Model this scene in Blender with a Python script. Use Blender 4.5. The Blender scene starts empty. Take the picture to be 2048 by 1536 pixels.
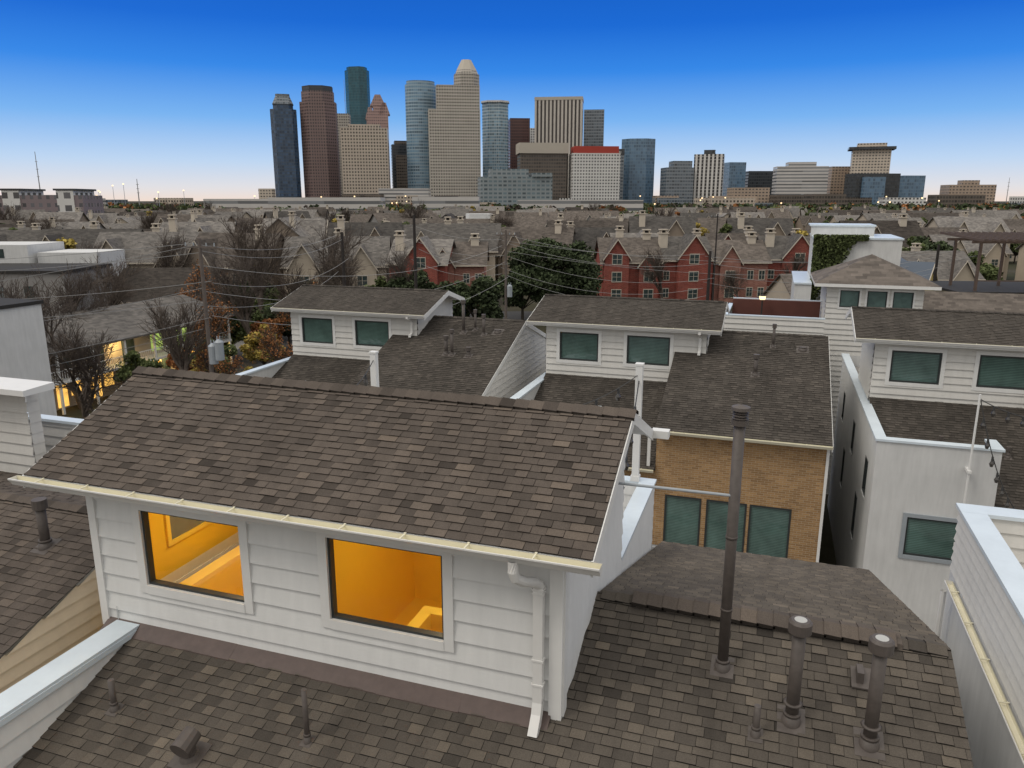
import bpy, math, random
from mathutils import Vector, Matrix
rnd=random.Random(7)
PSI=math.radians(18.8); SN,CS=math.sin(PSI),math.cos(PSI)
SC=bpy.context.scene; COL=SC.collection
V=Vector; Z=V((0,0,1)); X=V((1,0,0)); Y=V((0,1,0))
def C(s,D,z=0): return V((-SN*D+CS*s, CS*D+SN*s, z))
# ------------------------------------------------------------------ builder
class MB:
    def __init__(s): s.v=[];s.f=[];s.m=[];s.t=[]
    def face(s,pts,mi=0,t=.5,n=None):
        pts=[V(p) for p in pts]
        if n is not None:
            a=(pts[1]-pts[0]).cross(pts[2]-pts[0])
            if len(pts)>3 and a.length<1e-9: a=(pts[2]-pts[0]).cross(pts[3]-pts[0])
            if a.dot(n)<0: pts.reverse()
        i=len(s.v); s.v+=[tuple(p) for p in pts]; s.f.append(tuple(range(i,i+len(pts)))); s.m.append(mi); s.t.append(t)
    def hexa(s,p,mi=0,t=.5):
        p=[V(q) for q in p]; c=sum(p,V((0,0,0)))/8
        for q in ((0,1,2,3),(4,5,6,7),(0,1,5,4),(1,2,6,5),(2,3,7,6),(3,0,4,7)):
            pts=[p[k] for k in q]; s.face(pts,mi,t,sum(pts,V((0,0,0)))/4-c)
    def box(s,x0,x1,y0,y1,z0,z1,mi=0,t=.5):
        s.hexa([(x0,y0,z0),(x1,y0,z0),(x1,y1,z0),(x0,y1,z0),(x0,y0,z1),(x1,y0,z1),(x1,y1,z1),(x0,y1,z1)],mi,t)
    def ub(s,O,U,N,u0,u1,z0,z1,n0,n1,mi=0,t=.5):
        s.hexa([O+U*a+Z*b+N*c for (a,b,c) in ((u0,z0,n0),(u1,z0,n0),(u1,z0,n1),(u0,z0,n1),(u0,z1,n0),(u1,z1,n0),(u1,z1,n1),(u0,z1,n1))],mi,t)
    def tube(s,a,b,r0,r1,n=8,mi=0,caps=False,t=.5):
        a=V(a);b=V(b);d=(b-a)
        if d.length<1e-6: return
        d.normalize(); q=d.cross(X if abs(d.x)<.8 else Y).normalized(); w=d.cross(q)
        i=len(s.v)
        for k in range(n):
            an=2*math.pi*k/n; o=q*math.cos(an)+w*math.sin(an)
            s.v.append(tuple(a+o*r0)); s.v.append(tuple(b+o*r1))
        for k in range(n):
            j=(k+1)%n; s.f.append((i+2*k,i+2*j,i+2*j+1,i+2*k+1)); s.m.append(mi); s.t.append(t)
        if caps:
            s.f.append(tuple(i+2*k for k in range(n))[::-1]); s.m.append(mi); s.t.append(t)
            s.f.append(tuple(i+2*k+1 for k in range(n))); s.m.append(mi); s.t.append(t)
    def line(s,pts,r,n=3,mi=0):
        i=len(s.v); m=len(pts)
        for j,p in enumerate(pts):
            p=V(p); d=(V(pts[min(m-1,j+1)])-V(pts[max(0,j-1)])).normalized(); q=d.cross(Z)
            q=q.normalized() if q.length>1e-4 else X; w=d.cross(q)
            for k in range(n):
                an=2*math.pi*k/n; s.v.append(tuple(p+q*math.cos(an)*r+w*math.sin(an)*r))
        for j in range(m-1):
            for k in range(n):
                a=i+j*n+k; b=i+j*n+(k+1)%n; s.f.append((a,b,b+n,a+n)); s.m.append(mi); s.t.append(.5)
    def prism(s,pts,z0,z1,mi=0,top=1,pts2=None):
        pts2=pts2 or pts; n=len(pts); cx=sum(p[0] for p in pts)/n; cy=sum(p[1] for p in pts)/n
        for k in range(n):
            j=(k+1)%n
            s.face([(pts[k][0],pts[k][1],z0),(pts[j][0],pts[j][1],z0),(pts2[j][0],pts2[j][1],z1),(pts2[k][0],pts2[k][1],z1)],mi,.5,
              V(((pts[k][0]+pts[j][0])/2-cx,(pts[k][1]+pts[j][1])/2-cy,0)))
        s.face([(p[0],p[1],z1) for p in pts2],top,.5,Z)
    def build(s,name,mats,parent=None,smooth=False,loc=None):
        off=V((0,0,0))
        if parent is not None: off=V(parent['_o']) if '_o' in parent else V((0,0,0))
        if loc is not None: off=V(loc)
        me=bpy.data.meshes.new(name)
        vv=[(a-off.x,b-off.y,c-off.z) for a,b,c in s.v]
        me.from_pydata(vv,[],s.f); 
        for m in mats: me.materials.append(m)
        me.polygons.foreach_set('material_index',s.m)
        at=me.attributes.new('tint','FLOAT','FACE'); at.data.foreach_set('value',s.t)
        uv=me.uv_layers.new(name='UVMap'); buf=[0.0]*(2*len(me.loops)); me.update()
        k=0
        for f,p in zip(s.f,me.polygons):
            n=p.normal
            if abs(n.z)>.999: t=X;b=Y
            else:
                t=Z.cross(n); t.normalize(); b=n.cross(t)
            for q in f:
                w=s.v[q]; buf[k]=w[0]*t.x+w[1]*t.y+w[2]*t.z; buf[k+1]=w[0]*b.x+w[1]*b.y+w[2]*b.z; k+=2
        uv.data.foreach_set('uv',buf)
        if smooth: me.polygons.foreach_set('use_smooth',[True]*len(s.f))
        o=bpy.data.objects.new(name,me); COL.objects.link(o)
        if parent is not None: o.parent=parent
        elif loc is not None: o.location=off
        return o
def boxes(name,ms,par,bl):
    for b in bl:
        mb=MB(); mb.box(*b); mb.build(name,ms,par)
def root(name,label,cat,loc=(0,0,0),group=None):
    e=bpy.data.objects.new(name,None); e.empty_display_size=.3; COL.objects.link(e); e.location=loc; e['_o']=tuple(loc)
    e['label']=label; e['category']=cat
    if group: e['group']=group
    return e
def tag(o,label,cat,group=None):
    o['label']=label;o['category']=cat
    if group:o['group']=group
    return o
def kids(r):
    out=[]
    for c in r.children: out.append((c,[g for g in c.children]))
    return out
def dup(r,ks,loc,rot=0,sc=1,label=None):
    n=r.copy(); COL.objects.link(n); n.location=loc; n.rotation_euler=(0,0,rot)
    n.scale=(sc,sc,sc) if not isinstance(sc,tuple) else sc
    if label:n['label']=label
    for c,gs in ks:
        d=c.copy(); COL.objects.link(d); d.parent=n
        for g in gs:
            e=g.copy(); COL.objects.link(e); e.parent=d
    return n
# ------------------------------------------------------------------ materials
class NT:
    def __init__(s,name):
        s.mat=bpy.data.materials.new(name); s.mat.use_nodes=True; s.nt=s.mat.node_tree
        s.b=s.nt.nodes['Principled BSDF']; s.out=s.nt.nodes['Material Output']
    def n(s,t,**k):
        x=s.nt.nodes.new(t)
        for a,b in k.items(): setattr(x,a,b)
        return x
    def l(s,a,b): s.nt.links.new(a,b)
    def put(s,v,sock):
        if isinstance(v,(int,float)): sock.default_value=v
        elif isinstance(v,(tuple,list)):
            sock.default_value=tuple(v) if len(v)==len(sock.default_value) else tuple(v)+(1,)
        else: s.l(v,sock)
    def m(s,op,a,b=0,c=0):
        x=s.n('ShaderNodeMath',operation=op); s.put(a,x.inputs[0]); s.put(b,x.inputs[1]); s.put(c,x.inputs[2]); return x.outputs[0]
    def noise(s,co,scale,det=3,rough=.6):
        x=s.n('ShaderNodeTexNoise'); x.inputs['Scale'].default_value=scale; x.inputs['Detail'].default_value=det; x.inputs['Roughness'].default_value=rough
        s.l(co,x.inputs['Vector']); return x.outputs['Fac']
    def obj(s): return s.n('ShaderNodeTexCoord').outputs['Object']
    def uv(s): return s.n('ShaderNodeTexCoord').outputs['UV']
    def ramp(s,f,st):
        x=s.n('ShaderNodeValToRGB'); e=x.color_ramp.elements
        while len(e)<len(st): e.new(.5)
        for q,(p,c) in zip(e,st): q.position=p; q.color=tuple(c)+(1,)
        s.l(f,x.inputs[0]); return x.outputs[0]
    def mix(s,f,a,b):
        x=s.n('ShaderNodeMix',data_type='RGBA'); s.put(f,x.inputs[0]); s.put(a,x.inputs[6]); s.put(b,x.inputs[7]); return x.outputs[2]
    def mul(s,col,f):
        x=s.n('ShaderNodeVectorMath',operation='SCALE'); s.put(col,x.inputs[0]); s.put(f,x.inputs[3]); return x.outputs[0]
    def bump(s,h,d=.01,st=1):
        x=s.n('ShaderNodeBump'); x.inputs['Distance'].default_value=d; x.inputs['Strength'].default_value=st
        s.l(h,x.inputs['Height']); s.l(x.outputs[0],s.b.inputs['Normal'])
    def fin(s,col,rough=.8,metal=0,spec=.3):
        s.put(col,s.b.inputs['Base Color']); s.put(rough,s.b.inputs['Roughness']); s.b.inputs['Metallic'].default_value=metal
        s.b.inputs['Specular IOR Level'].default_value=spec; return s.mat
def mat(name,col,rough=.8,var=.18,scale=2.5,bump=0,bs=60,tint=0,metal=0,spec=.3,streak=0):
    s=NT(name); o=s.obj(); f=s.noise(o,scale,5)
    k=s.m('MULTIPLY_ADD',f,2*var,1-var)
    if streak:
        mp=s.n('ShaderNodeMapping'); mp.inputs['Scale'].default_value=(3,3,.35); s.l(o,mp.inputs[0])
        k=s.m('MULTIPLY',k,s.m('MULTIPLY_ADD',s.noise(mp.outputs[0],2.2,5),2*streak,1-streak))
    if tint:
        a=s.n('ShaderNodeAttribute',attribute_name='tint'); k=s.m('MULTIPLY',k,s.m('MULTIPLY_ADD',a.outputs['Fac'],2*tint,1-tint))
    c=s.mul(col,k)
    if bump: s.bump(s.noise(o,bs,3),bump)
    return s.fin(c,rough,metal,spec)
def shingle_mat(name,stops,stain=.35,far=False):
    s=NT(name); o=s.obj()
    if far:
        uv=s.uv(); sp=s.n('ShaderNodeSeparateXYZ'); s.l(uv,sp.inputs[0])
        r=s.m('DIVIDE',sp.outputs[1],.3); row=s.m('FLOOR',r)
        c0=s.m('ADD',s.m('DIVIDE',sp.outputs[0],.6),s.m('MULTIPLY',row,.37)); col=s.m('FLOOR',c0)
        cb=s.n('ShaderNodeCombineXYZ'); s.l(row,cb.inputs[0]); s.l(col,cb.inputs[1])
        w=s.n('ShaderNodeTexWhiteNoise',noise_dimensions='3D'); s.l(cb.outputs[0],w.inputs[0]); t=w.outputs[0]
        ri=s.n('ShaderNodeObjectInfo').outputs['Random']
    else:
        t=s.n('ShaderNodeAttribute',attribute_name='tint').outputs['Fac']
    c=s.ramp(t,stops)
    st=s.m('MULTIPLY_ADD',s.noise(o,.55,5,.65),2*stain,1-stain)
    if not far:
        mp=s.n('ShaderNodeMapping'); mp.inputs['Scale'].default_value=(1.6,.25,.25); s.l(o,mp.inputs[0])
        st=s.m('MULTIPLY',st,s.m('MULTIPLY_ADD',s.noise(mp.outputs[0],1.5,4),.8,.6))
    g=s.m('MULTIPLY_ADD',s.noise(o,70,2),.9,.55)
    if far:
        g=s.m('MULTIPLY',s.m('MULTIPLY_ADD',s.noise(o,3,3),.5,.75),s.m('MULTIPLY_ADD',ri,1.0,.45))
    c=s.mul(s.mul(c,st),g)
    s.bump(s.noise(o,140,2),.004,.8)
    return s.fin(c,.92,0,.15)
def brick_mat(name,c1,c2,mortar,sc=1,mix=.5):
    s=NT(name); b=s.n('ShaderNodeTexBrick'); b.offset=.5
    s.l(s.uv(),b.inputs['Vector']); b.inputs['Scale'].default_value=1/sc; b.inputs['Brick Width'].default_value=.26; b.inputs['Row Height'].default_value=.085
    b.inputs['Mortar Size'].default_value=.007; b.inputs['Color1'].default_value=c1+(1,); b.inputs['Color2'].default_value=c2+(1,); b.inputs['Mortar'].default_value=mortar+(1,)
    c=s.mul(b.outputs['Color'],s.m('MULTIPLY_ADD',s.noise(s.obj(),.8,5),.7,.65))
    s.bump(b.outputs['Fac'],-.006)
    return s.fin(c,.85,0,.2)
def facade(name,wall,glass,cw,ch,fx,fy,lit=.0,gr=.12,band=None,var=.5,wr=.7):
    cw*=1.5; ch*=1.5; lit*=.12
    s=NT(name); sp=s.n('ShaderNodeSeparateXYZ'); s.l(s.uv(),sp.inputs[0])
    a=s.m('DIVIDE',sp.outputs[0],cw); b=s.m('DIVIDE',sp.outputs[1],ch)
    fa=s.m('FRACT',a); fb=s.m('FRACT',b)
    mx=s.m('LESS_THAN',s.m('ABSOLUTE',s.m('SUBTRACT',fa,.5)),fx/2); my=s.m('LESS_THAN',s.m('ABSOLUTE',s.m('SUBTRACT',fb,.5)),fy/2)
    mk=s.m('MULTIPLY',mx,my)
    cb=s.n('ShaderNodeCombineXYZ'); s.l(s.m('FLOOR',a),cb.inputs[0]); s.l(s.m('FLOOR',b),cb.inputs[1])
    w=s.n('ShaderNodeTexWhiteNoise',noise_dimensions='3D'); s.l(cb.outputs[0],w.inputs[0])
    gl=s.mul(glass,s.m('MULTIPLY_ADD',w.outputs[0],var*2,1-var))
    wl=s.mul(wall,s.m('MULTIPLY_ADD',s.noise(s.obj(),.03,4),.4,.8))
    c=s.mix(mk,wl,gl)
    ro=s.m('MULTIPLY_ADD',mk,gr-wr,wr)
    w2=s.n('ShaderNodeTexWhiteNoise',noise_dimensions='4D'); s.l(cb.outputs[0],w2.inputs[0]); w2.inputs['W'].default_value=3.3
    em=s.m('MULTIPLY',s.m('LESS_THAN',w2.outputs[0],lit),mk)
    s.b.inputs['Emission Color'].default_value=(1,.55,.2,1); s.l(s.m('MULTIPLY',em,.6),s.b.inputs['Emission Strength'])
    return s.fin(c,ro,0,.5)
def glass_dark(name,col,slat=0,rough=.06):
    s=NT(name); o=s.obj(); f=s.noise(o,.9,3)
    c=s.mul(col,s.m('MULTIPLY_ADD',f,1.5,.25))
    if slat:
        sp=s.n('ShaderNodeSeparateXYZ'); s.l(s.uv(),sp.inputs[0]); fr=s.m('FRACT',s.m('DIVIDE',sp.outputs[1],slat))
        c=s.mul(c,s.m('MULTIPLY_ADD',fr,1.0,.5))
    s.bump(s.noise(o,1.3,2),.03,.5)
    return s.fin(c,rough,0,.7)
M={}
M['white']=mat('white_painted_siding',(.67,.67,.655),.55,.09,1.3,.0015,40,spec=.35,streak=.10)
M['white2']=mat('cream_painted_siding',(.61,.595,.56),.6,.10,1.3,.0015,40,streak=.11)
M['trim']=mat('white_trim_paint',(.70,.695,.675),.45,.06,3,streak=.05)
M['stucco']=mat('white_stucco',(.575,.575,.565),.9,.13,.9,.004,90,streak=.15)
M['cap']=mat('pale_metal_cap',(.59,.66,.71),.35,.14,1.5,spec=.5,streak=.05)
M['gutter']=mat('cream_gutter_paint',(.69,.65,.50),.4,.10,4,spec=.5)
M['gutterw']=mat('white_gutter_paint',(.69,.68,.655),.35,.08,4,spec=.5)
M['brown']=mat('brown_flashing_metal',(.10,.072,.064),.5,.35,6,spec=.4)
M['pipe']=mat('brown_painted_vent',(.088,.074,.066),.55,.4,9,.0015,60,spec=.4,streak=.15)
M['frame']=mat('dark_window_frame',(.035,.04,.04),.4,.1,5)
M['dark']=mat('dark_board',(.03,.028,.026),.8,.2,5)  # plain near-black board colour for roof edges and chimney tops
M['lens']=mat('pale_vent_lens',(.42,.42,.40),.3,.1,5)
M['tan']=mat('tan_siding',(.70,.58,.42),.65,.1,1.2,.0015,40,streak=.08)
M['shA']=shingle_mat('weathered_shingles',[(0,(.030,.025,.021)),(.4,(.090,.075,.064)),(.7,(.112,.092,.077)),(1,(.155,.125,.10))],.28)
M['shB']=shingle_mat('mixed_shingles',[(0,(.020,.018,.016)),(.34,(.076,.066,.056)),(.62,(.102,.088,.073)),(1,(.165,.138,.108))],.24)
M['shC']=shingle_mat('dark_weathered_shingles',[(0,(.026,.023,.020)),(.5,(.066,.058,.050)),(1,(.105,.091,.078))],.48)
M['shF']=shingle_mat('distant_shingles',[(0,(.066,.057,.050)),(1,(.118,.101,.088))],.38,True)
M['shG']=shingle_mat('distant_grey_shingles',[(0,(.105,.098,.092)),(1,(.18,.166,.152))],.34,True)
M['brick']=brick_mat('tan_brick',(.40,.245,.115),(.27,.16,.075),(.42,.34,.24))
M['red']=brick_mat('red_brick',(.29,.070,.05),(.20,.046,.036),(.28,.16,.13),2)
M['redp']=brick_mat('pink_brick',(.35,.16,.12),(.27,.11,.085),(.34,.24,.2),2)
M['pane']=glass_dark('green_window_glass',(.080,.135,.12),.065)
M['paned']=glass_dark('dark_window_glass',(.04,.058,.058))
M['panel']=glass_dark('pale_window_glass',(.16,.19,.20))
M['bark']=mat('bare_bark',(.092,.073,.06),.9,.3,3)
M['barkd']=mat('dark_bark',(.06,.05,.04),.9,.3,3)
M['wood']=mat('weathered_pole_wood',(.12,.10,.088),.9,.3,4)
M['woodd']=mat('creosote_pole_wood',(.035,.03,.028),.9,.3,4)
M['steel']=mat('grey_transformer_paint',(.30,.33,.355),.4,.12,3,spec=.5)
M['wire']=mat('wire_black',(.05,.05,.05),.6,.1,3)
M['wireg']=mat('wire_grey',(.26,.26,.26),.6,.1,3)
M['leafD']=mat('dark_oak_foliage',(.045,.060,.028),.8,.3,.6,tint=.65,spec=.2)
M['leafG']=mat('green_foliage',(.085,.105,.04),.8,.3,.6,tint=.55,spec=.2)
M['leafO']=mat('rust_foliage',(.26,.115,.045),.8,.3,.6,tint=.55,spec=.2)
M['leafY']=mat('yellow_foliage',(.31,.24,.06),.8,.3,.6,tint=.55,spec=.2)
M['yellow']=mat('yellow_interior_paint',(.90,.60,.04),.75,.04,1)
M['yellowl']=mat('pale_yellow_interior_paint',(.92,.68,.10),.7,.04,1)
M['asph']=mat('asphalt',(.05,.05,.052),.9,.2,1,.003,60)
M['conc']=mat('concrete',(.24,.23,.215),.9,.15,1)
M['cream']=mat('cream_chimney_stucco',(.52,.46,.38),.85,.12,1)
M['wallT']=mat('taupe_wall',(.26,.21,.165),.85,.15,.6)
M['wallG']=mat('grey_wall',(.24,.23,.22),.85,.15,.6)
M['wallB']=mat('beige_wall',(.44,.375,.295),.85,.15,.6)
M['wallY']=mat('olive_yellow_wall',(.38,.31,.14),.85,.15,.6)
M['wallYb']=mat('bright_yellow_wall',(.48,.37,.13),.85,.15,.6)
M['roofblue']=mat('blue_grey_roof',(.085,.105,.135),.7,.15,.6)
M['maroon']=mat('maroon_board',(.10,.038,.03),.8,.2,2)
M['pergola']=mat('dark_stained_timber',(.11,.078,.062),.7,.3,3)
M['carp']=mat('dark_car_paint',(.03,.035,.04),.25,.05,3,spec=.6)
def emis(name,col,st):
    s=NT(name); f=s.noise(s.obj(),1.1,3); s.b.inputs['Emission Color'].default_value=col+(1,)
    s.l(s.m('MULTIPLY_ADD',f,st*1.6,st*.2),s.b.inputs['Emission Strength'])
    return s.fin(tuple(x*.6 for x in col),.5)
M['bulb']=mat('dark_bulb_glass',(.05,.045,.04),.15,.1,5,spec=.6)
M['glowY']=emis('warm_lit_glass',(1,.55,.12),1.1)
M['glowG']=emis('green_lit_glass',(.50,.68,.16),.7)
M['lampw']=emis('street_lamp_glow',(1,.72,.4),1.8)
g=NT('clear_window_glass'); tr=g.n('ShaderNodeBsdfTransparent'); gl=g.n('ShaderNodeBsdfGlossy'); gl.inputs['Roughness'].default_value=.02
mx=g.n('ShaderNodeMixShader'); mx.inputs[0].default_value=.06; g.l(tr.outputs[0],mx.inputs[1]); g.l(gl.outputs[0],mx.inputs[2]); g.l(mx.outputs[0],g.out.inputs[0]); M['clear']=g.mat
# ------------------------------------------------------------------ helpers
def clip(poly,ax,val,keep_gt):
    out=[]; n=len(poly)
    for i in range(n):
        a=poly[i]; b=poly[(i+1)%n]
        ia=(a[ax]>=val-1e-9) if keep_gt else (a[ax]<=val+1e-9)
        ib=(b[ax]>=val-1e-9) if keep_gt else (b[ax]<=val+1e-9)
        if ia: out.append(a)
        if ia!=ib:
            t=(val-a[ax])/(b[ax]-a[ax]); out.append((a[0]+(b[0]-a[0])*t,a[1]+(b[1]-a[1])*t))
    return out
def wall(mb,O,U,N,poly,holes=(),lap=None,out=.016,mi=0,jit=0):
    O=V(O); zs=[p[1] for p in poly]; us=[p[0] for p in poly]; z0,z1=min(zs),max(zs); u0,u1=min(us),max(us)
    laps=[(z0,z1)] if not lap else [(z0+i*lap,min(z1,z0+(i+1)*lap)) for i in range(int(math.ceil((z1-z0)/lap-1e-6)))]
    for (a,b) in laps:
        cuts=sorted(set([a,b]+[h for q in holes for h in (q[2],q[3]) if a<h<b]))
        t=.5+(rnd.random()-.5)*jit
        for c0,c1 in zip(cuts,cuts[1:]):
            act=[q for q in holes if q[2]<c1-1e-6 and q[3]>c0+1e-6]
            uc=sorted(set([u0,u1]+[h for q in act for h in (q[0],q[1])]))
            for d0,d1 in zip(uc,uc[1:]):
                mid=(d0+d1)/2
                if any(q[0]<mid<q[1] for q in act): continue
                pl=clip(clip(clip(clip(poly,1,c0,True),1,c1,False),0,d0,True),0,d1,False)
                if len(pl)<3: continue
                fo=(lambda z: out*(1-(z-a)/lap)) if lap else (lambda z:0)
                mb.face([O+U*p[0]+Z*p[1]+N*fo(p[1]) for p in pl],mi,t,N)
                if lap and abs(c0-a)<1e-6:
                    lo=[p for p in pl if abs(p[1]-c0)<1e-6]
                    if len(lo)>=2:
                        x0=min(p[0] for p in lo);x1=max(p[0] for p in lo)
                        mb.face([O+U*x0+Z*a+N*out,O+U*x1+Z*a+N*out,O+U*x1+Z*a,O+U*x0+Z*a],mi,t,-Z)
def rect(u0,u1,z0,z1): return [(u0,z0),(u1,z0),(u1,z1),(u0,z1)]
def window(par,O,U,N,u0,u1,z0,z1,trim=.13,mt='trim',mf='frame',mp='pane',fw=.05,div=None,proud=.055):
    O=V(O); mb=MB()
    if trim:
        mb.ub(O,U,N,u0-trim,u0,z0-trim,z1+trim,0,proud); mb.ub(O,U,N,u1,u1+trim,z0-trim,z1+trim,0,proud)
        mb.ub(O,U,N,u0,u1,z1,z1+trim,0,proud); mb.ub(O,U,N,u0,u1,z0-trim,z0,0,proud+.01)
    else:
        mb.ub(O,U,N,u0-.03,u1+.03,z0-.06,z0,0,.04)
    w=mb.build('window',[M[mt]],par)
    mb=MB(); a,b=-.09,.012
    mb.ub(O,U,N,u0,u0+fw,z0,z1,a,b); mb.ub(O,U,N,u1-fw,u1,z0,z1,a,b); mb.ub(O,U,N,u0+fw,u1-fw,z1-fw,z1,a,b); mb.ub(O,U,N,u0+fw,u1-fw,z0,z0+fw,a,b)
    if div:
        for d in div:
            if d>0: um=u0+(u1-u0)*d; mb.ub(O,U,N,um-.02,um+.02,z0+fw,z1-fw,a,b-.01)
            else: zm=z0-(z1-z0)*d; mb.ub(O,U,N,u0+fw,u1-fw,zm-.02,zm+.02,a,b-.012)
    f=mb.build('window_frame',[M[mf]],w)
    mb=MB(); mb.face([O+U*u+Z*z+N*-.055 for u,z in rect(u0+fw,u1-fw,z0+fw,z1-fw)],0,.5,N)
    p=mb.build('window_pane',[M[mp]],w)
    o=V(par['_o'])
    for q in (f,p): q.data.transform(Matrix.Translation(-o))
    return w
def shingles(mb,P0,U,W,width,length,e=.145,tw=(.13,.33),th=.015,mi=0,lo=0,hi=1,con=.12,sg=.095):
    P0=V(P0);U=V(U).normalized();W=V(W).normalized();N=U.cross(W)
    if N.z<0:N=-N
    mb.face([P0,P0+U*width,P0+U*width+W*length,P0+W*length],mi,0,N)  # darkest tint below paints shade into the gaps between tabs
    n=int(math.ceil(length/e))
    for r in range(n):
        s0=r*e; s1=min(length,s0+e); u=-rnd.random()*tw[1]; hiT=rnd.random()<.5; rt=rnd.gauss(0,.025)
        while u<width:
            w=rnd.uniform(*tw); a=max(0,u)+.003;b=min(width,u+w)-.003; u+=w; hiT=not hiT
            if b-a<.01: continue
            k=th*(1 if hiT else .5); t=min(1,max(.12,rt+rnd.gauss(.5+(con if hiT else -con)*.8,sg)))
            if rnd.random()<.03:t=min(1,t+.25)
            t=lo+(hi-lo)*t; sd=s0+rnd.uniform(-.005,.005)
            mb.face([P0+U*a+W*sd+N*(k+.004),P0+U*b+W*sd+N*(k+.004),P0+U*b+W*s1+N*.004,P0+U*a+W*s1+N*.004],mi,t,N)
            mb.face([P0+U*a+W*sd,P0+U*b+W*sd,P0+U*b+W*sd+N*(k+.004),P0+U*a+W*sd+N*(k+.004)],mi,0,-W)  # darkest tint on the butt edge paints in the row shadow
def ridge(mb,A,B,sf,sb,mi=0,w=.15,step=.21,h=.03):
    A=V(A);B=V(B);L=(B-A).length;U=(B-A)/L;P=V((-U.y,U.x,0)); n=int(L/step)
    for i in range(n):
        a=A+U*(i*step); b=A+U*min(L,(i*step+step*1.12)); t=min(1,max(0,rnd.gauss(.45,.15)))
        for sg,sl in ((1,sb),(-1,sf)):
            dn=P*sg*w-Z*(sl*w)
            ha=h+.016;hb=h
            mb.face([a+Z*ha,b+Z*hb,b+Z*hb+dn,a+Z*ha+dn],mi,t,Z)
            mb.face([a+Z*ha+dn,b+Z*hb+dn,b+dn-Z*.01,a+dn-Z*.01],mi,0,P*sg)
        mb.face([a+Z*(h+.016),a+Z*(h+.016)+P*w-Z*sb*w,a+P*w-Z*(sb*w+.01),a-Z*.02,a-P*w-Z*(sf*w+.01),a+Z*(h+.016)-P*w-Z*sf*w],mi,0,-U)
def gutter(par,A,L,U,N,m='gutterw',hang=.85,mi2='gutter',k_=1.0):
    A=V(A); pr=[(0,.0),(0,-.11),(.075,-.115),(.10,-.06),(.125,-.02),(.125,0),(.112,0),(.110,-.02),(.085,-.055),(.065,-.075),(.012,-.07),(.012,0)]
    pr=[(a*k_,b) for a,b in pr]
    mb=MB()
    for i in range(len(pr)-1):
        p,q=pr[i],pr[i+1]; inner= i>=6
        mb.face([A+N*p[0]+Z*p[1],A+N*q[0]+Z*q[1],A+U*L+N*q[0]+Z*q[1],A+U*L+N*p[0]+Z*p[1]],1 if inner else 0)
    for e in (A,A+U*L):
        mb.face([e+N*p[0]+Z*p[1] for p in pr[:6]],0)
    k=hang*.6
    while hang and k<L:
        mb.ub(A+U*k,U,N,-.010,.010,-.014,.003,.0,.118*k_,1); mb.ub(A+U*k,U,N,-.015,.015,.003,.012,-.01,.02,1); k+=hang
    return mb.build('gutter',[M[m],M[mi2]],par)
def slab(mb,x0,x1,ya,za,yb,zb,th=.14,mi=0):
    mb.hexa([(x0,ya,za-th),(x1,ya,za-th),(x1,yb,zb-th),(x0,yb,zb-th),(x0,ya,za),(x1,ya,za),(x1,yb,zb),(x0,yb,zb)],mi)
def pipe_vent(par,x,y,z,h,r,cap=None,slope=.335,lens=False):
    mb=MB()
    mb.tube((x,y,z-.1),(x,y,z+h),r,r,16,0,True)
    b=r*1.9
    mb.tube((x,y,z-.12),(x,y,z+.10),b,r*1.25,16,0,True)
    mb.tube((x,y,z+.10),(x,y,z+.135),r*1.35,r*1.35,14,0,True)
    if cap=='round': mb.tube((x,y,z+.26),(x,y,z+.275),r*1.55,r*1.2,16,0,True)
    fw=b*1.12; q=[]
    for dz in (0,.013):
        for i in range(4):
            sx,sy=((-1,-1),(1,-1),(1,1),(-1,1))[i]; q.append((x+sx*fw,y+sy*fw*1.1,z+sy*fw*1.1*slope+dz+.004))
    mb.hexa(q)
    if cap=='tall':
        mb.tube((x,y,z+h*.55),(x,y,z+h*.56),r*1.12,r*1.12,14,0,True); mb.tube((x,y,z+h*.25),(x,y,z+h*.26),r*1.12,r*1.12,14,0,True)
    o=mb.build('vent_pipe',[M['pipe']],par,True)
    for p in o.data.polygons:
        if len(p.vertices)>4 or abs(p.normal.z)>.9 : p.use_smooth=False
    mb=MB()
    T=z+h
    if cap=='round':
        mb.tube((x,y,T-.10),(x,y,T-.06),r*1.05,r*1.75,18); mb.tube((x,y,T-.06),(x,y,T+.07),r*1.75,r*1.75,18); mb.tube((x,y,T+.07),(x,y,T+.10),r*1.75,r*1.4,18,0)
        mb.tube((x,y,T+.10),(x,y,T+.085),r*1.4,r*1.05,18,0,True)
        mb.tube((x,y,T+.080),(x,y,T+.103),r*.95,r*.95,16,1,True)
    elif cap=='tall':
        mb.tube((x,y,T-.02),(x,y,T+.05),r*1.5,r*1.5,18,0,True)
        mb.tube((x,y,T),(x,y,T+.2),r*.9,r*.9,12,0,True)
        for i in range(3): mb.tube((x,y,T+.065+.035*i),(x,y,T+.08+.035*i),r*1.45,r*1.1,18,0,True)
        mb.tube((x,y,T+.17),(x,y,T+.21),r*1.7,r*1.6,18,0,True); mb.tube((x,y,T+.21),(x,y,T+.24),r*1.6,.01,18,0)
    elif cap=='mid':
        mb.tube((x,y,T-.05),(x,y,T+.12),r*1.5,r*1.5,12,0,True)
    if mb.f:
        q=mb.build('vent_cap',[M['pipe'],M['lens']],o); q.data.transform(Matrix.Translation(-V(par['_o'])))
    return o
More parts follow.
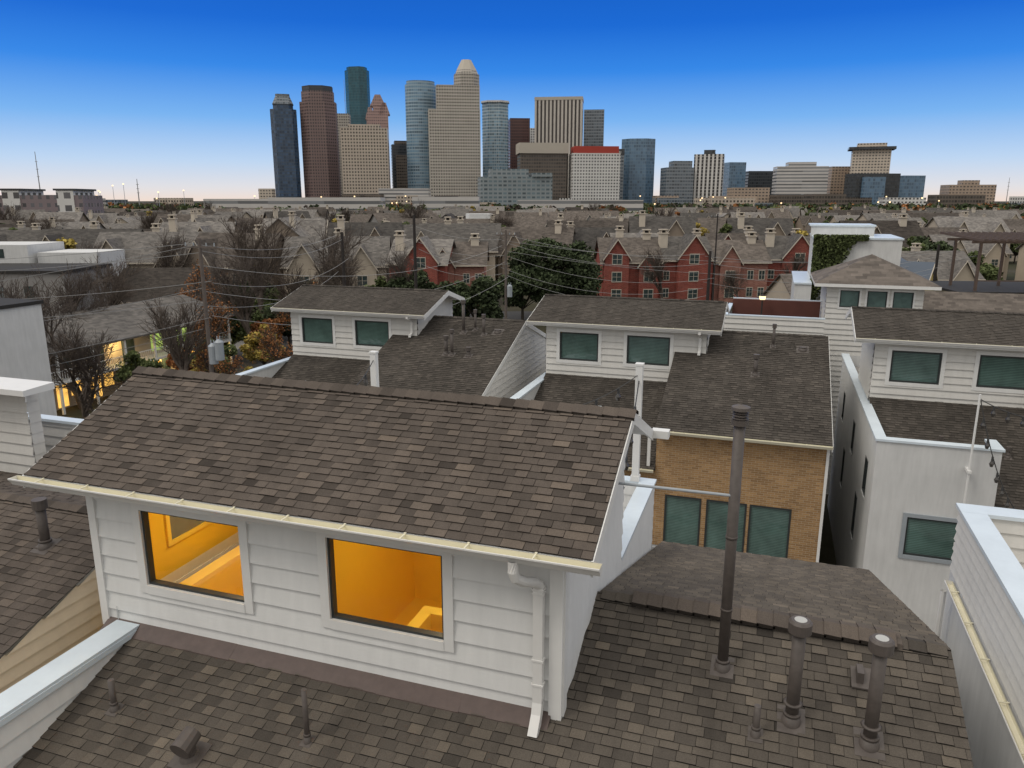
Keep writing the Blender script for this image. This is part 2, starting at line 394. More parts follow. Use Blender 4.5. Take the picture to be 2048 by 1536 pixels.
# ================================================================== OUR HOUSE
o0=(-3.5,8.35,0)
H=root('white_townhouse','white siding townhouse with shingle roof and lit dormer windows','house',o0)
dw=(-9.69,-2.19); zb,ze=10.42,12.93
mb=MB()
W1=(-8.72,-6.94,11.27,12.50); W2=(-5.51,-3.78,11.30,12.54)
wall(mb,(0,8.35,0),X,-Y,rect(dw[0]+.1,dw[1]-.13,zb,ze),[W1,W2],.305,.042,jit=.3)
gp=[(8.35,10.4),(12.4,10.4),(12.4,13.12),(10.35,14.0),(8.35,12.95)]
wall(mb,(-2.19,0,0),Y,X,gp,[],.305,.026,jit=.3)
wall(mb,(-9.69,0,0),Y,-X,gp,[],.305,.018)
wall(mb,(0,12.4,0),X,Y,rect(dw[0],dw[1],9.5,13.1),[],.305,.018)
mb.build('wall',[M['white']],H)
mb=MB()
mb.box(-9.72,-9.58,8.29,8.348,zb,ze,0); mb.build('corner_trim',[M['trim']],H)
mb=MB(); mb.box(-2.33,-2.16,8.29,8.348,zb-.08,ze,0); mb.box(-2.188,-2.14,8.345,8.50,zb-.06,ze,0); mb.build('corner_trim',[M['trim']],H)
mb=MB(); mb.box(-9.58,-2.33,8.295,8.349,ze-.16,ze,0); mb.build('frieze_board',[M['trim']],H)
window(H,(0,8.35,0),X,-Y,*W1,trim=.14,mp='clear',fw=.035)
window(H,(0,8.35,0),X,-Y,*W2,trim=.14,mp='clear',fw=.035)
mb=MB()
for i in range(6):
    u=-9.6+i*1.2166; w=1.22; j=rnd.uniform(-.01,.01); e_=.002*(i%2)
    mb.hexa([(u,8.10+j,10.375),(u+w,8.10+j,10.375),(u+w,8.33,10.50),(u,8.33,10.50),(u,8.10+j,10.43+e_),(u+w,8.10+j,10.43+e_),(u+w,8.33,10.56+e_),(u,8.33,10.56+e_)],0)
mb.build('flashing',[M['brown']],H)
mb=MB(); xa,xb,ya,yb,fa,fb=-9.6,-2.3,8.46,12.3,9.4,12.86
mb.face([(xa,yb,fa),(xb,yb,fa),(xb,yb,fb),(xa,yb,fb)],0); mb.face([(xa,ya,fa),(xa,yb,fa),(xa,yb,fb),(xa,ya,fb)],0); mb.face([(xb,ya,fa),(xb,yb,fa),(xb,yb,fb),(xb,ya,fb)],0)
mb.face([(xa,ya,fa),(xb,ya,fa),(xb,yb,fa),(xa,yb,fa)],0); mb.face([(xa,ya,fb),(xb,ya,fb),(xb,yb,fb),(xa,yb,fb)],0)
for h in ((xa,-8.74),(-6.92,-5.53),(-3.76,xb)): mb.box(h[0],h[1],8.46,8.5,fa,fb)
mb.box(-8.74,-3.76,8.46,8.5,fa,11.22)
mb.box(-6.4,-6.2,8.5,12.3,fa,12.86)
mb.build('room',[M['yellow']],H)
mb=MB(); mb.box(-9.05,-8.80,8.9,11.6,fa,10.75); mb.box(-8.82,-6.4,11.35,11.6,fa,10.75); mb.build('stair_half_wall',[M['yellowl']],H)
mb=MB(); mb.box(-4.95,-2.35,9.95,10.15,fa,10.62); mb.box(-4.95,-4.75,9.1,9.96,fa,10.62); mb.build('stair_half_wall',[M['yellowl']],H)
mb=MB(); mb.box(-4.3,-3.0,9.25,9.5,fa,10.3); mb.build('bench',[M['yellowl']],H)
mb=MB(); mb.box(-9.598,-9.55,9.65,10.75,11.16,11.24); mb.box(-9.598,-9.55,9.65,9.73,11.24,11.75); mb.box(-9.598,-9.55,10.67,10.75,11.24,11.75); mb.box(-9.598,-9.585,9.73,10.67,11.24,11.75,1)
mb.build('inner_window',[M['yellowl'],M['panel']],H)
for lx,e in ((-8.0,36),(-4.3,33)):
    ld=bpy.data.lights.new('ceiling_lamp','AREA'); ld.energy=e; ld.size=.5; ld.color=(1,.80,.45)
    lo=bpy.data.objects.new('ceiling_lamp',ld); COL.objects.link(lo); lo.parent=H; lo.location=V((lx,10.0,12.80))-V(o0)
mb=MB(); sl=(14.10-12.98)/(10.38-7.92)
shingles(mb,(-10.46,7.92,12.98),X,(0,1,sl),8.74,math.hypot(2.46,1.12),.13,(.15,.30),.016,con=.11,sg=.12)
sb=.42
shingles(mb,(-1.72,12.35,14.10-(12.35-10.38)*sb),-X,(0,-1,sb),8.74,1.97*math.hypot(1,sb),.13,(.15,.30),.014,con=.1)
ridge(mb,(-10.5,10.38,14.10),(-1.68,10.38,14.10),sl,sb,0,.17,.22,.035)
mb.build('dormer_roof',[M['shA']],H)
mb=MB()
slab(mb,-10.44,-1.74,7.94,12.975,10.38,14.09,.10); slab(mb,-10.44,-1.74,10.38,14.09,12.33,14.09-1.95*sb,.10)
mb.box(-10.46,-1.72,7.90,7.945,12.80,12.968)
for x0 in (-10.475,-1.735):
    mb.hexa([(x0,7.9,12.78),(x0+.03,7.9,12.78),(x0+.03,10.38,13.92),(x0,10.38,13.92),(x0,7.9,12.97),(x0+.03,7.9,12.97),(x0+.03,10.38,14.095),(x0,10.38,14.095)])
    mb.hexa([(x0,12.36,13.08),(x0+.03,12.36,13.08),(x0+.03,10.38,13.92),(x0,10.38,13.92),(x0,12.36,13.26),(x0+.03,12.36,13.26),(x0+.03,10.38,14.095),(x0,10.38,14.095)])
mb.box(-1.735,-1.45,12.30,12.48,13.14,13.27)
mb.build('soffit_and_fascia',[M['trim']],H)
gutter(H,(-10.55,7.90,12.975),8.95,X,-Y,k_=1.35)
mb=MB(); x=-2.45; d_=.062
mb.line([(x-.2,7.82,12.88),(x-.2,7.82,12.74),(x-.18,7.85,12.64),(x-.11,7.95,12.56),(x-.03,8.12,12.48),(x,8.22,12.40),(x,8.25,12.30)],.066,12)
mb.box(x-d_,x+d_,8.18,8.29,10.75,12.38)
for zz in (12.33,12.28,11.35,11.0): mb.box(x-d_-.015,x+d_+.015,8.17,8.288,zz,zz+.025)
mb.hexa([(x-d_,8.18,10.76),(x+d_,8.18,10.76),(x+d_,8.29,10.76),(x-d_,8.29,10.76),(x-d_,8.13,10.62),(x+d_,8.13,10.62),(x+d_,8.25,10.58),(x-d_,8.25,10.58)])
mb.hexa([(x-d_,8.13,10.62),(x+d_,8.13,10.62),(x+d_,8.25,10.58),(x-d_,8.25,10.58),(x-d_,7.97,10.42),(x+d_,7.97,10.42),(x+d_,8.09,10.36),(x-d_,8.09,10.36)])
mb.build('downspout',[M['gutterw']],H)
S=.335; L=math.hypot(1,S)
def zn(y): return 11.2-S*(10.45-y)
mb=MB()
shingles(mb,(-9.0,4.4,zn(4.4)),X,(0,1,S),11.6,(8.35-4.4)*L,.145,(.15,.28),.017)
shingles(mb,(-2.19,8.35,zn(8.35)),X,(0,1,S),4.79,(10.45-8.35)*L,.145,(.15,.28),.017)
shingles(mb,(2.6,18.0,11.2-S*7.55),-X,(0,-1,S),4.75,7.55*L,.145,(.14,.27),.014,lo=.3,hi=1.0,con=.12)
ridge(mb,(-2.1,10.45,11.2),(2.62,10.45,11.2),S,S,0,.16,.22,.03)
mb.build('main_roof',[M['shB']],H)
mb=MB()
mb.hexa([(-1.6,10.27,11.14),(2.0,10.27,11.14),(2.0,10.63,11.14),(-1.6,10.63,11.14),(-1.6,10.30,11.235),(2.0,10.30,11.235),(2.0,10.60,11.235),(-1.6,10.60,11.235)])
ridge(mb,(-1.62,10.45,11.27),(2.02,10.45,11.27),S,S,0,.22,.22,.03)
mb.build('ridge_vent',[M['shA']],H)
mb=MB()
body=[(4.6,0),(17.9,0),(17.9,8.62),(10.45,11.1),(4.6,9.12)]
wall(mb,(2.52,0,0),Y,X,body,[],.305,.016,jit=.3)
wall(mb,(0,17.9,0),X,Y,rect(-9.3,2.52,0,8.6),[],.305,.016)
wall(mb,(0,4.6,0),X,-Y,rect(-9.3,2.52,0,9.1),[],.305,.016)
mb.build('wall',[M['white']],H)
mb=MB()
for (a,b,za,zb2) in ((4.4,10.45,zn(4.4),11.2),(18.0,10.45,11.2-S*7.55,11.2)):
    mb.hexa([(2.57,a,za-.2),(2.60,a,za-.2),(2.60,b,zb2-.2),(2.57,b,zb2-.2),(2.57,a,za-.005),(2.60,a,za-.005),(2.60,b,zb2-.005),(2.57,b,zb2-.005)])
mb.build('rake_board',[M['trim']],H)
mb=MB(); mb.box(-2.15,2.6,18.0,18.04,8.45,8.66); mb.build('fascia',[M['trim']],H)
mb=MB()
wall(mb,(-9.36,0,0),Y,-X,rect(3.5,8.3,6,10.5),[],.305,.026,jit=.3); wall(mb,(-9.02,0,0),Y,X,rect(3.5,8.3,8.6,10.5),[],.305,.034,jit=.3)
mb.build('parapet',[M['white']],H)
mb=MB()
wall(mb,(-2.22,0,0),Y,X,rect(12.4,16.5,6,10.78),[],.305,.026,jit=.3); wall(mb,(-2.46,0,0),Y,-X,rect(12.4,16.5,9.3,10.78),[],.305,.016)
wall(mb,(0,16.5,0),X,Y,rect(-9.4,-2.2,6,10.78),[],.305,.016); wall(mb,(0,16.25,0),X,-Y,rect(-9.4,-2.4,9.3,10.78),[],.305,.026)
wall(mb,(-9.4,0,0),Y,-X,rect(8.3,16.5,6,10.78),[],.305,.016)
mb.face([(-9.4,12.4,9.6),(-2.3,12.4,9.6),(-2.3,16.4,9.6),(-9.4,16.4,9.6)],0)
mb.build('deck_parapet',[M['white']],H)
y=3.5
while y<8.2:
    y1=min(8.3,y+2.4); mb=MB(); mb.box(-9.42,-8.97,y,y1-.004,10.5,10.55); mb.box(-9.43,-9.415,y,y1-.004,10.42,10.5); mb.box(-8.975,-8.96,y,y1-.004,10.42,10.5); y=y1
    mb.build('parapet_cap',[M['cap']],H)
boxes('parapet_cap',[M['cap']],H,[(-2.52,-2.17,12.42,16.25,10.78,10.84),(-9.45,-2.17,16.255,16.56,10.78,10.84)])
pipe_vent(H,-.26,9.53,zn(9.53),3.42,.070,'tall')
mb=MB(); mb.tube((-1.75,9.5,13.35),(-.26,9.5,13.36),.02,.02,8,0,True); mb.build('brace_rod',[M['steel']],H)
pipe_vent(H,.62,8.95,zn(8.95),1.30,.078,'round'); pipe_vent(H,1.50,8.85,zn(8.85),1.32,.078,'round')
pipe_vent(H,.21,8.66,zn(8.66),.42,.042,None)
pipe_vent(H,-8.27,7.05,zn(7.05),.48,.042,None); pipe_vent(H,-5.29,7.28,zn(7.28),.78,.036,None)
mb=MB(); x,y,z=-6.72,6.74,zn(6.74)
mb.tube((x,y,z-.1),(x,y,z+.24),.085,.085,14,0,True); mb.tube((x,y+.10,z+.30),(x,y-.17,z+.20),.12,.14,12,0,True); mb.tube((x,y,z-.1),(x,y,z+.06),.17,.11,14,0,True)
mb.hexa([(x-.2,y-.2,z-.06),(x+.2,y-.2,z-.06),(x+.2,y+.2,z+.068),(x-.2,y+.2,z+.068),(x-.2,y-.2,z-.04),(x+.2,y-.2,z-.04),(x+.2,y+.2,z+.088),(x-.2,y+.2,z+.088)])
mb.build('hooded_vent',[M['pipe']],H)
mb=MB(); x,y,z=1.5,9.72,zn(9.72)
mb.box(x-.10,x-.02,y-.1,y+.12,z-.02,z+.16); mb.hexa([(x-.16,y-.16,z-.03),(x+.1,y-.16,z-.03),(x+.1,y+.16,z+.075),(x-.16,y+.16,z+.075),(x-.16,y-.16,z-.01),(x+.1,y-.16,z-.01),(x+.1,y+.16,z+.095),(x-.16,y+.16,z+.095)])
mb.build('roof_flashing',[M['pipe']],H)
# ================================================================== ROW-TWO HOUSES
A=V((-4,34,0)); R2=root('white_siding_townhouse','cream siding and tan brick townhouse with dark shingle roofs','house',A,'matching townhouses in a row')
mb=MB()
d1=(-9.24,-7.40,9.72,11.04); d2=(-6.08,-4.15,9.74,11.05)
wall(mb,(0,34.1,0),X,-Y,rect(-9.9,-2.57,8.9,11.6),[d1,d2],.30,.055,jit=.3)
gp=[(34.1,8.9),(38.5,8.9),(38.5,11.75),(36.6,12.35),(34.1,11.6)]
wall(mb,(-2.57,0,0),Y,X,gp,[],.30,.04,jit=.3); wall(mb,(-9.9,0,0),Y,-X,gp,[],.30,.04,jit=.3); wall(mb,(0,38.5,0),X,Y,rect(-9.9,-2.57,8.9,11.7),[],.3,.018)
wall(mb,(2.4,0,0),Y,X,[(29,0),(43.9,0),(43.9,8.15),(36,11.08),(29,8.45)],[],.30,.05,jit=.3)
wall(mb,(-3.87,0,0),Y,-X,[(29,6.4),(35,8.6),(36,11.05),(29,8.45)],[],.30,.018)
wall(mb,(0,43.9,0),X,Y,rect(-10.1,2.4,0,8.2),[],.3,.018)
mb.build('siding_wall',[M['white2']],R2)
mb=MB()
sw=(-8.91,-7.16,4.60,6.05); hol=[(30.2,31.1,6.0,7.4),(32.2,33.0,3.4,5.2),(35.5,36.3,6.0,7.4),(38.4,39.2,3.4,5.2),(41,41.8,6.0,7.4)]
wall(mb,(0,28.55,0),X,-Y,rect(-10.15,-6.3,0,8.75),[sw]); wall(mb,(-10.15,0,0),Y,-X,rect(28.55,44.7,0,8.75),hol)
wall(mb,(-6.3,0,0),Y,X,rect(28.55,29.6,0,8.75)); wall(mb,(0,28.85,0),X,Y,rect(-9.9,-6.55,6.5,8.75)); wall(mb,(-9.9,0,0),Y,X,rect(28.8,34.1,6.5,8.75)); wall(mb,(-6.55,0,0),Y,-X,rect(28.8,29.6,6.4,8.75)); wall(mb,(0,29.6,0),X,Y,rect(-6.55,-6.3,6.4,8.75))
wall(mb,(0,44.7,0),X,Y,rect(-10.15,-3.87,0,8.75))
mb.build('stucco_wall',[M['stucco']],R2)
boxes('parapet_cap',[M['cap']],R2,[(-10.22,-9.84,28.865,44.8,8.75,8.83),(-10.22,-6.24,28.49,28.86,8.75,8.83),(-6.6,-6.24,28.865,29.7,8.75,8.83)])
bws=[(-3.44,-2.02,3.45,5.62),(-1.83,-.31,3.45,5.62),(-.21,1.31,3.45,5.62),(-3.0,-1.6,.4,2.2),(-.6,.9,.4,2.2)]
mb=MB()
wall(mb,(0,29,0),X,-Y,rect(-3.87,2.4,0,8.3),bws); wall(mb,(0,29.02,0),X,-Y,rect(-6.3,-3.87,0,6.55)); mb.build('brick_wall',[M['brick']],R2)
mb=MB(); mb.box(2.33,2.43,28.95,28.999,0,8.12); mb.box(-3.9,2.45,28.93,28.999,8.12,8.30)
mb.build('corner_board',[M['trim']],R2)
for w in (d1,d2): window(R2,(0,34.1,0),X,-Y,*w,trim=.15,fw=.07)
for w in bws: window(R2,(0,29,0),X,-Y,*w,trim=0,mt='brick',fw=.07)
window(R2,(0,28.55,0),X,-Y,*sw,trim=.14,mt='steel',fw=.06)
for w in hol: window(R2,(-10.15,0,0),Y,-X,*w,trim=0,mt='stucco',mp='paned')
SR=.3757; LR=math.hypot(1,SR)
mb=MB()
shingles(mb,(-3.92,28.6,8.37),X,(0,1,SR),6.4,7.4*LR,.15,(.15,.36),.018,con=.10)
shingles(mb,(2.48,44.0,8.37),-X,(0,-1,SR*7.4/8),6.4,8*math.hypot(1,SR*7.4/8),.15,(.15,.36),.016,con=.12)
shingles(mb,(-9.9,28.7,6.70),X,(0,1,.43),6.03,5.4*math.hypot(1,.43),.15,(.15,.36),.018,con=.10)
ridge(mb,(-2.5,36,11.15),(2.48,36,11.15),SR,SR,0,.16,.22,.03)
ds=(12.42-11.55)/3.0
shingles(mb,(-10.7,33.6,11.55),X,(0,1,ds),8.76,3.0*math.hypot(1,ds),.15,(.15,.36),.018,con=.10,lo=.2)
shingles(mb,(-1.94,38.8,11.78),-X,(0,-1,.29),8.76,2.2*math.hypot(1,.29),.15,(.15,.36),.016,con=.12)
ridge(mb,(-10.7,36.6,12.42),(-1.94,36.6,12.42),ds,ds,0,.16,.22,.03)
mb.build('roof',[M['shC']],R2)
mb=MB()
slab(mb,-10.68,-1.96,33.62,11.53,36.6,12.40,.12); slab(mb,-10.68,-1.96,36.6,12.40,38.78,11.77,.12)
mb.box(-10.7,-1.94,33.58,33.625,11.36,11.54); slab(mb,-3.9,2.46,28.62,8.35,36,11.13,.10); slab(mb,-3.9,2.46,36,11.13,43.98,8.36,.10)
for x0 in (-10.72,-1.965):
    slab(mb,x0,x0+.03,33.58,11.55,36.6,12.42,.24); slab(mb,x0,x0+.03,36.6,12.42,38.8,11.78,.24)
slab(mb,2.455,2.50,28.6,8.36,36,11.14,.22); slab(mb,2.455,2.50,36,11.14,44,8.36,.22)
mb.build('soffit_and_fascia',[M['trim']],R2)
mb=MB(); mb.face([(-10,38.5,8.2),(-3.9,38.5,8.2),(-3.9,44.5,8.2),(-10,44.5,8.2)]); mb.build('deck',[M['conc']],R2)
gutter(R2,(-10.7,33.58,11.55),8.76,X,-Y,'gutterw',1.2); gutter(R2,(-3.92,28.6,8.36),6.4,X,-Y,'gutter',1.2); gutter(R2,(-6.3,28.68,6.7),2.4,X,-Y,'gutter',1.2)
mb=MB(); x=-2.85
mb.hexa([(x-.06,33.5,11.33),(x+.06,33.5,11.33),(x+.06,34.0,11.1),(x-.06,34.0,11.1),(x-.06,33.5,11.45),(x+.06,33.5,11.45),(x+.06,34.06,11.22),(x-.06,34.06,11.22)]); mb.box(x-.06,x+.06,33.97,34.08,10.55,11.2)
mb.hexa([(x-.06,33.97,10.55),(x+.06,33.97,10.55),(x+.06,34.08,10.6),(x-.06,34.08,10.6),(x-.06,33.75,10.38),(x+.06,33.75,10.38),(x+.06,33.75,10.5),(x-.06,33.75,10.5)])
mb.build('downspout',[M['gutterw']],R2)
boxes('downspout',[M['gutterw']],R2,[(-4.2,-4.08,28.85,28.98,6.6,8.2)])
def zr(y): return 8.37+SR*(y-28.6)
for (x,y,h,r,c) in ((-.43,32.7,.75,.085,'mid'),(1.42,34.8,.12,.12,None),(.2,34.9,.9,.06,'mid')): pipe_vent(R2,x,y,zr(y),h,r,c,SR)
for (x,y,h) in ((-7.6,31.4,.35),(-5.4,31.2,.3)): pipe_vent(R2,x,y,6.7+.43*(y-28.7),h,.06,'mid',.43)
k2=kids(R2)
R1=dup(R2,k2,A+V((-14.0,0,0)),label='cream siding townhouse with brown vent pipes on dark shingles')
R3=dup(R2,k2,A+V((14.05,0,0)),label='white stucco and siding townhouse with pale parapet cap')
R1['_o']=tuple(R1.location)
for (x,y,h,r,c) in ((-14.1,32.64,1.1,.07,'mid'),(-13.27,32.65,.3,.09,'mid'),(-13.2,34.5,.9,.07,'mid'),(-14.3,34.6,1.5,.08,'mid')): pipe_vent(R1,x,y,zr(y),h,r,c,SR)
# ================================================================== LEFT NEIGHBOUR
N1=root('neighbour_townhouse','townhouse with shingle roof and cream lap siding','house',(-17,10,0))
mb=MB()
shingles(mb,(-24,4.5,11.5-S*5.4),X,(0,1,S),13.75,5.4*L,.148,(.14,.27),.015,con=.10)
shingles(mb,(-10.25,13.0,11.5-S*3.1),-X,(0,-1,S),13.75,3.1*L,.148,(.14,.27),.015,con=.12)
ridge(mb,(-24,9.9,11.5),(-10.2,9.9,11.5),S,S,0,.16,.22,.03)
mb.build('roof',[M['shA']],N1)
mb=MB()
wall(mb,(-10.32,0,0),Y,X,[(4.6,3),(13,3),(13,10.35),(9.9,11.42),(4.6,9.65)],[],.22,.055,jit=.3)
mb.build('side_wall',[M['tan']],N1)
mb=MB()
wall(mb,(0,12.7,0),X,-Y,rect(-25,-16.3,9.8,12.75),[],.26,.042,jit=.3); wall(mb,(-16.3,0,0),Y,X,rect(12.7,13.0,9.8,12.75),[],.26,.016)
mb.build('dormer_wall',[M['white2']],N1)
mb=MB()
wall(mb,(0,13.9,0),X,-Y,rect(-19,-13.2,7,11.55),[],.26,.042,jit=.3); wall(mb,(-13.2,0,0),Y,X,rect(13.9,17,0,11.55),[],.26,.016)
mb.build('deck_wall',[M['white2']],N1)
mb=MB(); mb.hexa([(-26,12.1,12.74),(-15.6,12.1,12.74),(-15.6,12.9,12.74),(-26,12.9,12.74),(-26,12.1,12.87),(-15.6,12.1,12.87),(-15.6,12.9,12.90),(-26,12.9,12.90)]); mb.build('eave',[M['trim']],N1)
boxes('parapet_cap',[M['cap']],N1,[(-19.05,-13.12,13.8,14.1,11.55,11.62),(-13.4,-13.12,14.105,17,11.55,11.62)])
pipe_vent(N1,-11.55,8.95,11.5-S*.95,.75,.08,'mid')
# ================================================================== RIGHT NEIGHBOUR
N2=root('parapet_townhouse','white townhouse with pale capped parapet and side gutter','house',(7,10,0))
mb=MB()
wall(mb,(3.62,0,0),Y,-X,rect(5,15.3,10.2,11.42),[],.20,.04,jit=.3); wall(mb,(0,15.3,0),X,Y,rect(3.62,12,0,11.42),[],.26,.014)
wall(mb,(3.90,0,0),Y,X,rect(5,15.0,9.6,11.42),[],.26,.034,jit=.3); wall(mb,(0,15.0,0),X,-Y,rect(3.9,12,9.6,11.42),[],.26,.042,jit=.3)
mb.face([(3.9,5,9.9),(12,5,9.9),(12,15,9.9),(3.9,15,9.9)])
mb.build('parapet',[M['white2']],N2)
mb=MB(); wall(mb,(3.60,0,0),Y,-X,rect(5,15.3,0,10.2)); mb.build('wall',[M['stucco']],N2)
boxes('parapet_cap',[M['cap']],N2,[(3.55,3.97,5,14.925,11.42,11.49),(3.55,12,14.93,15.37,11.42,11.49)])
gutter(N2,(3.58,5,10.12),9.9,Y,-X,'gutterw',1.1,k_=1.2)
mb=MB(); mb.tube((3.4,14.7,0),(3.4,14.7,10),.05,.05,8); mb.build('downspout',[M['gutterw']],N2)
# ================================================================== POSTS AND STRING LIGHTS
def post(x,y,z0,z1,w,label):
    mb=MB(); mb.box(x-w,x+w,y-w,y+w,z0,z1); mb.box(x-w*1.2,x+w*1.2,y-w*1.2,y+w*1.2,z1,z1+.04); mb.box(x-w*1.3,x+w*1.3,y-w*1.3,y+w*1.3,z0,z0+.12)
    return tag(mb.build('light_post',[M['trim']],None,loc=(x,y,z0)),label,'post','white posts carrying string lights')
post(-2.62,16.35,10.84,13.5,.075,'white wooden post on a roof deck parapet'); post(-9.15,16.35,10.84,13.35,.075,'white wooden post on a roof deck parapet')
def cat(a,b,sag,n=16):
    a=V(a);b=V(b); return [a.lerp(b,i/n)-Z*(sag*4*(i/n)*(1-i/n)) for i in range(n+1)]
def strand(a,b,sag,nb,label,k=1.25):
    mb=MB(); mb.line(cat(a,b,sag,20),.010*k,4)
    o=tag(mb.build('string_light',[M['wire']],None,loc=a),label,'string light','strings of outdoor bulb lights')
    o['_o']=tuple(a)
    for q in cat(a,b,sag,nb)[1:-1]:
        mb=MB()
        mb.tube(q,q-Z*.10*k,.022*k,.024*k,6,0,True); mb.tube(q-Z*.095*k,q-Z*.15*k,.022*k,.05*k,8,1); mb.tube(q-Z*.15*k,q-Z*.22*k,.05*k,.028*k,8,1,True)
        mb.build('bulb',[M['wire'],M['bulb']],o)
strand((-2.62,16.35,13.3),(-4.6,12.45,13.3),.35,6,'dark bulb string hanging from a white post')
strand((-9.15,16.35,13.2),(-8.2,12.45,13.3),.35,5,'dark bulb string hanging from a white post')
strand((-2.62,16.35,13.2),(-2.3,12.4,12.0),.3,5,'dark bulb string hanging beside the dormer')
mb=MB(); mb.tube((6.76,28.2,5.0),(6.76,28.2,10.75),.04,.035,8,0,True); mb.box(6.7,6.82,28.1,28.56,5.2,5.3); mb.box(6.7,6.82,28.1,28.56,8.0,8.1)
tag(mb.build('light_pole',[M['trim']],None,loc=(6.76,28.2,5)),'thin white pole fixed to a stucco wall','pole')
strand((6.76,28.2,10.7),(8.6,28.0,6.6),.75,9,'dark bulb string drooping from a thin white pole',1.6); strand((6.76,28.2,10.6),(12,31,10.2),.7,10,'dark bulb string running back from a white pole',1.6)
# ================================================================== ROW THREE
T=root('hip_roof_townhouse','white siding townhouse tower with grey hip roof','house',(5.2,49,0))
mb=MB()
tw=[(3.6,4.6,11.15,12.1),(5.0,6.0,11.15,12.1),(6.3,7.3,11.15,12.1)]
wall(mb,(0,46.5,0),X,-Y,rect(2.9,7.8,0,12.45),tw,.3,.06,jit=.3); wall(mb,(2.9,0,0),Y,-X,rect(46.5,52,0,12.45),[],.3,.04); wall(mb,(7.8,0,0),Y,X,rect(46.5,52,0,12.45),[],.3,.02)
mb.build('wall',[M['white2']],T)
for w in tw: window(T,(0,46.5,0),X,-Y,*w,trim=.1)
mb=MB(); ap=(5.3,49.2,13.95); c=[(2.2,45.9,12.5),(8.5,45.9,12.5),(8.5,52.6,12.5),(2.2,52.6,12.5)]
for i in range(4): mb.face([c[i],c[(i+1)%4],ap],0,.5,Z)
mb.build('roof',[M['shF']],T)
mb=MB(); mb.box(2.2,8.5,45.9,52.6,12.32,12.495); mb.build('fascia',[M['trim']],T)
T2=root('flat_roof_townhouse','white parapet townhouse with maroon deck fence','house',(0,47,0))
mb=MB(); wall(mb,(0,44.9,0),X,-Y,rect(-2.5,2.8,0,10.62),[],.3,.06,jit=.3); wall(mb,(-2.5,0,0),Y,-X,rect(44.9,50,0,10.62),[],.3,.02); mb.build('wall',[M['white2']],T2)
boxes('parapet_cap',[M['cap']],T2,[(-2.55,2.85,44.85,45.1,10.62,10.69),(-2.55,-2.3,45.105,50,10.62,10.69),(-2.3,2.85,49.85,50.0,10.98,11.06)])
mb=MB(); mb.box(-2.3,2.8,49.6,49.84,9,11.0); mb.build('deck_fence',[M['maroon']],T2)
lp=(-.55,49.0,9.2); r=root('deck_lamp','small warm lit lamp on a dark post','lamp',lp)
mb=MB(); mb.tube(lp,(lp[0],lp[1],11.1),.05,.045,8,0,True); mb.build('lamp_post',[M['woodd']],r)
mb=MB(); mb.tube((lp[0],lp[1],11.1),(lp[0],lp[1],11.32),.16,.2,8,0,True); mb.tube((lp[0],lp[1],11.32),(lp[0],lp[1],11.42),.24,.03,8,1,True); mb.build('lamp_head',[M['lampw'],M['woodd']],r)
# ================================================================== WHITE BLOCK LEFT
N3=root('white_stucco_building','plain white stucco building with dark roof edge','building',(-38,24,0))
mb=MB(); wall(mb,(0,15,0),X,-Y,rect(-42,-36.4,0,11.7)); wall(mb,(-36.4,0,0),Y,X,rect(15,30,0,11.7)); wall(mb,(0,30,0),X,Y,rect(-42,-36.4,0,11.7)); mb.build('wall',[M['stucco']],N3)
mb=MB(); mb.box(-42,-36.3,14.9,30.1,11.7,11.88); mb.build('roof_edge',[M['dark']],N3)
